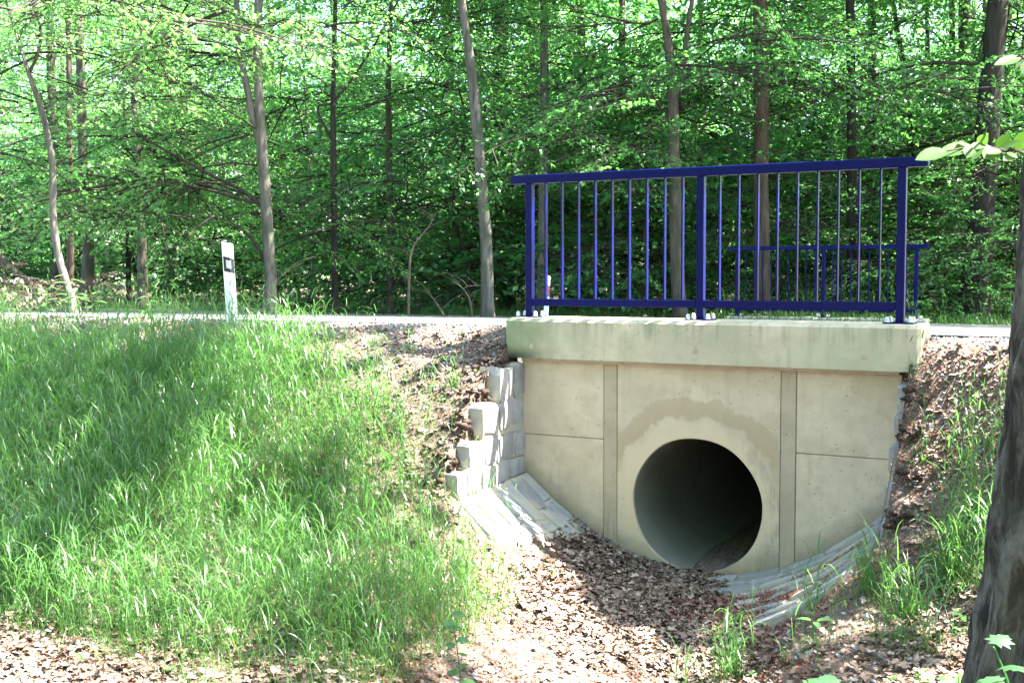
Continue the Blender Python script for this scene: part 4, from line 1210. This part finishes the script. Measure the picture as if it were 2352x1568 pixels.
# ------------------------------------------------------------------ grass
def blades(U0, N0, H, W, spread, stiff, r, segs=5, h0=None, lean=None):
    """ribbons growing from the ground at (U0,N0); returns verts, quads in world space"""
    n = len(U0); x, y = Fa(U0, N0); z = height(U0, N0) - 0.01
    H = H * (1 - .45 * (1 - sstep(N0, .35, 1.3)) * (N0 > 0))
    if h0 is None: h0 = np.zeros(n)
    az = r.uniform(0, 2 * math.pi, n) if lean is None else r.normal(lean, .9, n)
    th = np.abs(r.normal(0, spread, n)) + 0.05
    bend = stiff * r.uniform(.4, 1.6, n)
    t = np.linspace(0, 1, segs + 1)
    p = np.zeros((n, segs + 1, 3)); p[:, 0, 0] = x; p[:, 0, 1] = y; p[:, 0, 2] = z + h0
    step = H / segs
    for k in range(segs):
        a = th + bend * (t[k] ** 1.8)
        a = np.minimum(a, 2.7)
        p[:, k + 1, 0] = p[:, k, 0] + np.cos(az) * np.sin(a) * step
        p[:, k + 1, 1] = p[:, k, 1] + np.sin(az) * np.sin(a) * step
        p[:, k + 1, 2] = p[:, k, 2] + np.cos(a) * step
    fa = az + math.pi / 2 + r.normal(0, .5, n)
    side = np.stack([np.cos(fa), np.sin(fa), r.normal(0, .15, n)], 1)
    wt = np.array([.55, .9, 1.0, .85, .55, .04]) if segs == 5 else np.interp(t, [0, .3, 1], [.6, 1, .05])
    off = side[:, None, :] * (W[:, None] * wt[None])[:, :, None] / 2
    Vv = np.stack([p - off, p + off], 2)          # n, segs+1, 2, 3
    idx = np.arange(n * (segs + 1) * 2).reshape(n, segs + 1, 2)
    q = np.stack([idx[:, :-1, 0], idx[:, :-1, 1], idx[:, 1:, 1], idx[:, 1:, 0]], -1).reshape(-1, 4)
    return Vv.reshape(-1, 3), q
class Acc:
    def __init__(s): s.V = []; s.Q = []; s.m = []; s.n = 0
    def add(s, v, q, mi=0):
        s.V.append(v); s.Q.append(q + s.n); s.n += len(v); s.m.append(np.full(len(q), mi))
    def build(s, name, mats, label, cat):
        o = link(name, npmesh(name, np.vstack(s.V), np.vstack(s.Q), np.concatenate(s.m)), mats)
        return props(o, label, cat, kind='stuff')
def scatter(n, u0, u1, n0, n1, dens, r):
    U0 = r.uniform(u0, u1, n); N0 = r.uniform(n0, n1, n)
    x, y = Fa(U0, N0)
    k = (r.random(n) < dens(U0, N0)) & (np.abs(x) < .52 * y + .35) & (y > 4.2 - .0 * x)
    return U0[k], N0[k]
def grass_density(u, n):
    cl = fbm(u * 1.1, n * 1.1, 91, 3); fine = fbm(u * 4.5, n * 4.5, 93, 3)
    left = sstep(-u, -0.9, 0.5) * sstep(n, 0.50, 1.15) * (1 - sstep(n, 3.1, 3.6))
    # bare soil above and beside the left wing wall, and around the small slip
    bare = sstep(u, -0.9, 0.0) * (1 - sstep(n, 0.9, 1.7))
    left = left * (1 - .68 * bare) * (1.0 + 1.9 * sstep(-u, 0.0, 1.6)) * np.clip(.80 + 1.7 * cl + 1.6 * fine - .35 * sstep(u, -1.6, .4), 0.03, 1)
    shoulder = sstep(-u, 0.5, 1.4) * sstep(n, 0.12, 0.4) * (1 - sstep(n, 0.35, 0.9)) * .13 * np.clip(.3 + 3.0 * fine + sstep(-u, 2.5, 5), 0, 1)
    lower = sstep(u, -0.3, 0.3) * (1 - sstep(u, 0.5, 0.85)) * sstep(n, 1.4, 1.8) * (1 - sstep(n, 2.7, 3.1)) * .55
    right = sstep(u, 2.75, 3.05) * sstep(n, .25, .5) * (1 - sstep(n, 1.5, 2.0)) * .7 * np.clip(.5 + 2.2 * fine + 1.4 * cl, 0, 1)
    rlow = sstep(u, 1.9, 2.1) * (1 - sstep(u, 3.4, 3.8)) * sstep(n, 1.15, 1.4) * (1 - sstep(n, 1.7, 2.1)) * .45 * np.clip(.1 + 4 * fine, 0, 1)
    return np.clip(left + shoulder + lower + right + rlow, 0, 1)
r = np.random.default_rng(21)
acc = Acc()
# short under-grass
u_, n_ = scatter(130000, -7.5, 4.2, 0.1, 3.7, grass_density, r)
acc.add(*blades(u_, n_, r.uniform(.05, .14, len(u_)), r.uniform(.002, .004, len(u_)), .6, 1.0, r, 3))
# main blades
u_, n_ = scatter(112000, -7.5, 4.2, 0.1, 3.6, grass_density, r)
k = r.random(len(u_))
acc.add(*blades(u_, n_, r.uniform(.09, .25, len(u_)), r.uniform(.0022, .0046, len(u_)), .42, 2.0, r, 4))
# tall stalks with arching leaves
u_, n_ = scatter(34000, -7.5, 4.2, 0.1, 3.5, grass_density, r)
H_ = r.uniform(.22, .42, len(u_))
acc.add(*blades(u_, n_, H_, np.full(len(u_), .0026), .10, .35, r, 5))
for f_ in (.45, .7, .9):
    uu_ = u_ + r.normal(0, .006, len(u_)); acc.add(*blades(uu_, n_, H_ * .50, r.uniform(.004, .0085, len(u_)), .6, 2.5, r, 4, H_ * f_))
# dry stalks
u_, n_ = scatter(34000, -7, 4.0, 0.1, 3.6, grass_density, r)
acc.add(*blades(u_, n_, r.uniform(.06, .2, len(u_)), r.uniform(.0015, .003, len(u_)), .9, 1.2, r, 3), 1)
acc.build('grass', [M['grass'], M['straw']], 'fresh green grass covering the ditch banks', 'grass')
# verge across the road
def verge_density(u, n): return np.clip(.35 + 2.4 * fbm(u * .9, n * 2, 95, 3), .04, 1)
acc = Acc()
u_, n_ = scatter(30000, -22, 6, -10.1, -8.55, verge_density, r)
acc.add(*blades(u_, n_, r.uniform(.08, .26, len(u_)), r.uniform(.005, .010, len(u_)), .35, 1.7, r, 5))
u_, n_ = scatter(900, -22, 6, -9.8, -8.6, verge_density, r)
H_ = r.uniform(.3, .55, len(u_)); acc.add(*blades(u_, n_, H_, np.full(len(u_), .005), .12, .5, r, 5))
for f_ in (.4, .7): acc.add(*blades(u_, n_, H_ * .5, r.uniform(.008, .014, len(u_)), .5, 2.2, r, 5, H_ * f_))
acc.build('verge_grass', [M['grass']], 'strip of grass along the far edge of the road', 'grass')

# individual grass tufts on the right bank and ditch edge
def tuft(u, n, k, Hm, label, seed, lean=None, wmul=1.0):
    r = np.random.default_rng(seed + 700)
    uu_ = u + r.normal(0, .035, k); nn_ = n + r.normal(0, .03, k)
    a = Acc()
    a.add(*blades(uu_, nn_, r.uniform(.4, 1.0, k) * Hm, r.uniform(.004, .008, k) * wmul, .33, 1.8, r, 5, lean=lean))
    k2 = max(3, k // 5)
    uu_ = u + r.normal(0, .03, k2); nn_ = n + r.normal(0, .03, k2); H2 = r.uniform(.8, 1.15, k2) * Hm
    a.add(*blades(uu_, nn_, H2, np.full(k2, .003), .15, .5, r, 5))
    for f_ in (.5, .8): a.add(*blades(uu_, nn_, H2 * .55, r.uniform(.006, .010, k2), .5, 2.2, r, 5, H2 * f_))
    bo = F(u, n, float(height(u, n)))
    o = link('grass_tuft', npmesh('grass_tuft', np.vstack(a.V) - np.array(bo), np.vstack(a.Q)), M['grass'])
    o.location = bo
    props(o, label, 'grass tuft', 'single grass tufts')
for i, (u, n, k, Hm, lab) in enumerate([
    (2.02, 1.72, 60, .34, 'dense grass tuft in the ditch just below the paving, front centre right'),
    (2.30, 1.20, 26, .34, 'airy grass tuft with arching stems at the lower edge of the right paving'),
    (1.86, 1.95, 26, .26, 'low loose grass tuft left of the dense tuft in the ditch'),
    (2.62, 1.28, 55, .30, 'grass tuft at the foot of the right bank beside the paving'),
    (3.00, 1.22, 90, .32, 'bushy bright grass tuft left of the furrowed trunk'),
    (2.85, 1.45, 60, .26, 'lower grass tuft in front of the bushy one beside the trunk'),
    (2.74, 0.55, 26, .30, 'thin grass tuft hanging over the right wing wall'),
    (2.98, 0.60, 34, .34, 'sunlit tall grass tuft halfway up the right bank'),
    (3.22, 0.85, 44, .30, 'sunlit grass tuft next to the trunk halfway up the right bank'),
    (2.66, 0.24, 16, .22, 'small drooping grass tuft at the right end of the concrete beam'),
    (3.25, 0.30, 40, .26, 'grass tuft at the road edge beside the trunk'),
    (0.62, 2.05, 34, .22, 'small grass tuft on the sunlit ditch floor'),
    (0.40, 1.62, 30, .24, 'grass tuft below the sunlit stones of the left wing'),
    (-0.25, 0.62, 34, .26, 'grass tuft hanging over the top of the left wing wall'),
    (-0.75, 0.42, 30, .24, 'grass tuft on the soil left of the concrete beam'),
    (-0.45, 1.00, 34, .24, 'grass tuft on the slumped soil beside the left wing wall')]):
    tuft(u, n, k, Hm, lab, i)

# broad-leaved weeds: at the far left shoulder, seedlings in the ditch
def weed(base, H, nl, L, label, mat='leaf_light', lobes=None, seed=0, lean=(0, 0), name='weed', top_only=False):
    r = random.Random(seed + 40)
    e = empty(name, base, 0, label, 'plant', 'single leafy plants')
    tb = Tubes(); P = [(0, 0, -.02), (lean[0] * .4, lean[1] * .4, H * .5), (lean[0], lean[1], H)]
    c = catmull(P, 5); tb.add(c, np.linspace(.0035, .0018, len(c)), 5)
    link('stem', tb.mesh('stem'), M[mat], e, True)
    for i in range(nl):
        t = 1.0 if top_only else 0.25 + .75 * i / max(1, nl - 1)
        p = c[min(len(c) - 1, int(t * (len(c) - 1)))]
        az = (i * 2.4 + r.uniform(-.4, .4)); el = r.uniform(-.05, .5)
        d = Vector((math.cos(az) * math.cos(el), math.sin(az) * math.cos(el), math.sin(el)))
        q = Vector(p) + d * L * .15
        leaf_at(e, q, d, Vector((0, -.2, 1)), L * r.uniform(.7, 1.15), L * (.36 if lobes is None else .75), M[mat], (0, 0, 0), 'leaf', lobes, .3)
    return e
for i, (px, py, H, nl, L, lab) in enumerate([
    (160, 725, .42, 10, .13, 'tall leafy weed at the left shoulder in front of the slim crooked tree'),
    (108, 722, .30, 9, .12, 'leafy weed left of the tallest weed on the left shoulder'),
    (178, 728, .26, 7, .11, 'shorter leafy weed right of the tallest weed'),
    (212, 730, .20, 6, .12, 'spreading low weed at the road edge right of the other weeds'),
    (10, 722, .28, 7, .13, 'leafy weed cut by the left edge of the picture'),
    (72, 720, .12, 6, .09, 'small pale weed on the road edge at the far left'),
    (342, 735, .20, 5, .07, 'small weed midway between the left weeds and the delineator'),
    (398, 740, .14, 5, .07, 'little weed left of the delineator at the road edge')]):
    weed(gz_at(px, py), H, nl, L, lab, 'leaf_light', None, i)
sd = gz_at(1062, 1600)
weed(sd, .40, 9, .075, 'lobed maple seedling on a thin stem at the bottom of the picture', 'leaf_maple', True, 20, (-.05, .03), 'maple_seedling')
weed(gz_at(1882, 1545), .24, 3, .085, 'three-leaved bright seedling in the ditch, lower right', 'leaf_light', None, 21, (-.03, 0), 'maple_seedling', True)
weed(gz_at(1905, 1640), .12, 4, .10, 'dark lobed seedling at the bottom edge, right of the ditch', 'leaf_maple', True, 22, (0, 0), 'maple_seedling', True)
weed(gz_at(2200, 1640), .16, 6, .07, 'pale green seedling at the bottom edge against the furrowed trunk', 'leaf_light', True, 23, (0, 0), 'maple_seedling')
pl = at(2335, 1640, 2.75)
weed(pl, .17, 4, .065, 'maple seedling leaves in front of the furrowed trunk at the bottom right', 'leaf_maple', True, 24, (-.06, 0), 'maple_seedling')

# ------------------------------------------------------------------ litter
def leaf_scatter(n, u0, u1, n0, n1, dens, size, r, lift=0.01, wild=.5, hfun=None):
    U0, N0 = scatter(n, u0, u1, n0, n1, dens, r); n = len(U0)
    x, y = Fa(U0, N0); z = (hfun or height)(U0, N0) + r.uniform(0, lift, n)
    L = size * np.clip(np.exp(r.normal(0, .38, n)), .35, 2.3)
    wild = .38; az = r.uniform(0, 6.283, n); p1 = r.normal(0, wild, n); p2 = r.normal(0, wild, n)
    ax = np.stack([np.cos(az) * np.cos(p1), np.sin(az) * np.cos(p1), np.sin(p1)], 1)
    ay0 = np.stack([-np.sin(az), np.cos(az), 0 * az], 1); nz = np.cross(ax, ay0)
    ay = ay0 * np.cos(p2)[:, None] + nz * np.sin(p2)[:, None]; nz = np.cross(ax, ay)
    out = [(0, 0, 0), (.18, .30, .10), (.38, .18, .05), (.60, .42, .16), (.72, .16, .03), (1.0, .04, .10), (.75, -.18, .02), (.58, -.40, .14), (.36, -.16, .05), (.16, -.30, .12)]
    curl = r.uniform(-.4, 1.6, n)
    Vv = np.zeros((n, 10, 3)); c = np.stack([x, y, z], 1) + np.array([0, 0, .006])
    for i, (a, b_, h) in enumerate(out):
        Vv[:, i] = c + (ax * (a - .5) + ay * b_ * .9) * L[:, None] + nz * (h * curl * L)[:, None]
    tri = np.array([(0, 1, 9), (1, 2, 9), (2, 8, 9), (2, 4, 8), (2, 3, 4), (4, 6, 8), (6, 7, 8), (4, 5, 6)])
    q = (np.arange(n)[:, None, None] * 10 + tri[None]).reshape(-1, 3)
    return Vv.reshape(-1, 3), q
def litter_density(u, n):
    fine = fbm(u * 3.5, n * 3.5, 191, 3)
    ditch = np.exp(-((u - 0.95) / .42) ** 2) * (n > .15) * (1 - sstep(n, 1.5, 2.0)) * .9
    foot = sstep(n, 2.1, 3.0) * .85 * (1 - .72 * sstep(u, .0, .8))
    rb_ = sstep(u, 1.5, 2.3) * sstep(n, 1.1, 1.5) * .40
    rest = .10
    bareL = sstep(u, -1.6, -.2) * (u < 0) * (1 - sstep(n, 1.3, 2.2)) * .3
    rbank = (u > 2.7) * .30
    pav = ((u > 0.0) & (u < .55) & (n < 1.1)) | ((u > 1.42) & (u < 2.55) & (n < 1.1))
    d_ = np.clip((ditch + foot + rb_ + rest + bareL + rbank) * np.clip(.75 + 1.6 * fine, .1, 1.3), 0, 1)
    return np.where(pav & (n < 1.05), d_ * .12, d_) * ((n > .14) | (u < -.12) | (u > 2.7)) * (~((n < .2) & (u > -.3) & (u < 2.7)) | (u > 0) & (n > .14))
r = np.random.default_rng(33)
acc = Acc()
def wet_shade(u, n): return (1 - (n < 1.12) * sstep(u - 1.47 - .55 * (n - .15), -.06, .04)) * np.exp(-((u - 1.05 - .22 * n) / .58) ** 4) * (1 - sstep(n + .35 * fbm(u * 4, n * 4, 55, 2) - .35 * (u - 1), 1.35, 1.65)) * (n > .14)
acc.add(*leaf_scatter(90000, -6.5, 4.2, .1, 4.3, lambda u, n: litter_density(u, n) * (1 - wet_shade(u, n)), .035, r, .022))
acc.add(*leaf_scatter(34000, .2, 2.1, .14, 1.9, lambda u, n: wet_shade(u, n) * .8, .034, r, .03), 1)  # dark leaves laid where the ditch floor should look shaded
acc.build('leaf_litter', [M['litter'], M['litter_wet_shade']], 'brown dead leaves lying in the ditch and on the banks', 'dead leaves')
def crumb(n, u0, u1, n0, n1, dens, s, r, label, name, mat):
    U0, N0 = scatter(n, u0, u1, n0, n1, dens, r); n = len(U0)
    x, y = Fa(U0, N0); z = height(U0, N0) + r.uniform(0.0, .010, n)
    L = s * r.uniform(.5, 1.6, n); az = r.uniform(0, 6.283, n); tl = r.normal(0, .5, n)
    a = np.stack([np.cos(az), np.sin(az), tl], 1) * L[:, None]; b_ = np.stack([-np.sin(az), np.cos(az), r.normal(0, .6, n)], 1) * (L * .45)[:, None]
    c = np.stack([x, y, z + .003], 1)
    P = np.stack([c - a, c + b_, c + a, c - b_], 1)
    o = link(name, npmesh(name, P.reshape(-1, 3), np.arange(n * 4).reshape(n, 4)), mat)
    return props(o, label, 'ground litter', kind='stuff')
def crumb_density(u, n):
    pav = ((u > 0.0) & (u < .55) & (n < 1.1)) | ((u > 1.42) & (u < 2.55) & (n < 1.1))
    cl = np.clip(.5 + 2.2 * fbm(u * 2.6, n * 2.6, 77, 3), .05, 1)
    d_ = (.30 + .7 * sstep(u, -.8, .6)) * cl
    return np.where(pav, .06, d_) * ((n > .14) | (u < -.12) | (u > 2.7)) * (n > .12)
crumb(170000, -5, 4.2, .1, 4.0, crumb_density, .009, r, 'reddish bud scales and crumbs strewn over ditch and banks', 'bud_scales', M['crumb'])
# litter along the rows of the right paving
def joint_density(u, n): return np.clip(6 * fbm(u * 2.2, n * 7.5, 131, 2) - .35 + .5 * (1 - sstep(u, 1.35, 1.9)), 0, 1)
U0, N0 = scatter(16000, 1.36, 2.45, .14, 1.1, joint_density, r)
n = len(U0); x, y = Fa(U0, N0); z = channel(U0, N0) + .022 + r.uniform(0, .016, n)
az = r.uniform(0, 6.28, n); L = r.uniform(.005, .012, n)
a = np.stack([np.cos(az), np.sin(az), r.normal(0, .5, n)], 1) * L[:, None]; b_ = np.stack([-np.sin(az), np.cos(az), r.normal(0, .5, n)], 1) * (L * .5)[:, None]
c = np.stack([x, y, z], 1)
P = np.stack([c - a, c + b_, c + a, c - b_], 1)
props(link('bud_scales', npmesh('bud_scales', P.reshape(-1, 3), np.arange(n * 4).reshape(n, 4)), M['crumb']), 'dark red bud scales drifted over the right paving', 'ground litter', kind='stuff')
# gravel on the shoulders
def stones(n, u0, u1, n0, n1, dens, s0, s1, r, name, label):
    U0, N0 = scatter(n, u0, u1, n0, n1, dens, r); n = len(U0)
    x, y = Fa(U0, N0); z = height(U0, N0)
    base = np.array([(1, 0, 0), (-.2, .9, .1), (-.9, -.3, 0), (.2, -.8, .1), (.1, .1, .75), (0, 0, -.6)])
    S = r.uniform(s0, s1, n) ** 1.0; az = r.uniform(0, 6.283, n)
    B = base[None] * (1 + r.normal(0, .2, (n, 6, 3)))
    ca, sa = np.cos(az)[:, None], np.sin(az)[:, None]
    X = (B[:, :, 0] * ca - B[:, :, 1] * sa) * S[:, None] + x[:, None]; Y = (B[:, :, 0] * sa + B[:, :, 1] * ca) * S[:, None] + y[:, None]; Z = B[:, :, 2] * S[:, None] * .8 + z[:, None]
    tri = np.array([(0, 1, 4), (1, 2, 4), (2, 3, 4), (3, 0, 4), (1, 0, 5), (2, 1, 5), (3, 2, 5), (0, 3, 5)])
    q = (np.arange(n)[:, None, None] * 6 + tri[None]).reshape(-1, 3)
    o = link(name, npmesh(name, np.stack([X, Y, Z], -1).reshape(-1, 3), q), M['gravel'])
    return props(o, label, 'gravel', kind='stuff')
def sh_density(u, n): return np.clip(1.2 - 1.4 * np.maximum(n - .25, 0), 0, 1) * ((u < -.12) | (u > 2.7)) * .9
stones(24000, -9, 5.5, -.30, .9, sh_density, .006, .016, r, 'shoulder_gravel', 'grey gravel on the shoulder of the near road edge')
stones(900, .3, 4, .9, 3.6, lambda u, n: np.full(len(u), .6), .008, .028, r, 'ditch_pebbles', 'loose pebbles on the ditch floor')
tb = Tubes(); rt = np.random.default_rng(909)
for i in range(230):
    u = rt.uniform(-3.5, 3.8); n = rt.uniform(.3, 3.6)
    if -0.05 < u < 2.7 and n < .9: continue
    a = rt.uniform(0, 6.28); L = rt.uniform(.05, .22)
    ps = []
    for t in (0, .35, .7, 1):
        uu, nn_ = u + math.cos(a) * L * t + rt.normal(0, .006), n + math.sin(a) * L * t + rt.normal(0, .006)
        p = F(uu, nn_, float(height(uu, nn_)) + .012 + rt.uniform(0, .02)); ps.append(p[:])
    w = rt.uniform(.0015, .0045); tb.add(ps, np.linspace(w, w * .5, 4), 4)
props(link('fallen_twigs', tb.mesh('fallen_twigs'), M['stick']), 'short fallen twigs lying among the dead leaves', 'twigs', kind='stuff')
def plant_density(u, n):
    return np.clip(.5 * sstep(u, 2.0, 2.8) * sstep(n, 1.3, 1.7) + .25 * (u < .3) * sstep(n, .5, 1) + .10, 0, 1) * ((u > 2.7) | (u < -.1) | (n > 1.7)) * np.clip(.3 + 3 * fbm(u * 2, n * 2, 303, 2), 0, 1)
U0, N0 = scatter(2600, -5, 4.0, .3, 3.6, plant_density, rt)
Pp = []
for u, n in zip(U0, N0):
    b0 = np.array(F(u, n, float(height(u, n)) + rt.uniform(.01, .07)))
    for k in range(rt.integers(3, 7)):
        az = rt.uniform(0, 6.283); el = rt.normal(.15, .25); L = rt.uniform(.018, .042)
        x = np.array([math.cos(az) * math.cos(el), math.sin(az) * math.cos(el), math.sin(el)]); y = np.array([-math.sin(az), math.cos(az), rt.normal(0, .2)])
        c0 = b0 + x * .008
        Pp += [[c0, c0 + x * L * .55 + y * L * .36 + np.array([0, 0, .004]), c0 + x * L, c0 + x * L * .55 - y * L * .36 + np.array([0, 0, .004])]]
Pp = np.array(Pp)
props(link('ground_plants', npmesh('ground_plants', Pp.reshape(-1, 3), np.arange(len(Pp) * 4).reshape(-1, 4)), M['leaf_light']), 'small broad-leaved seedlings between the grass and dead leaves', 'ground plants', kind='stuff')
print('OBJECTS', len(bpy.data.objects), 'tris', sum(len(m.polygons) * 2 for m in bpy.data.meshes))
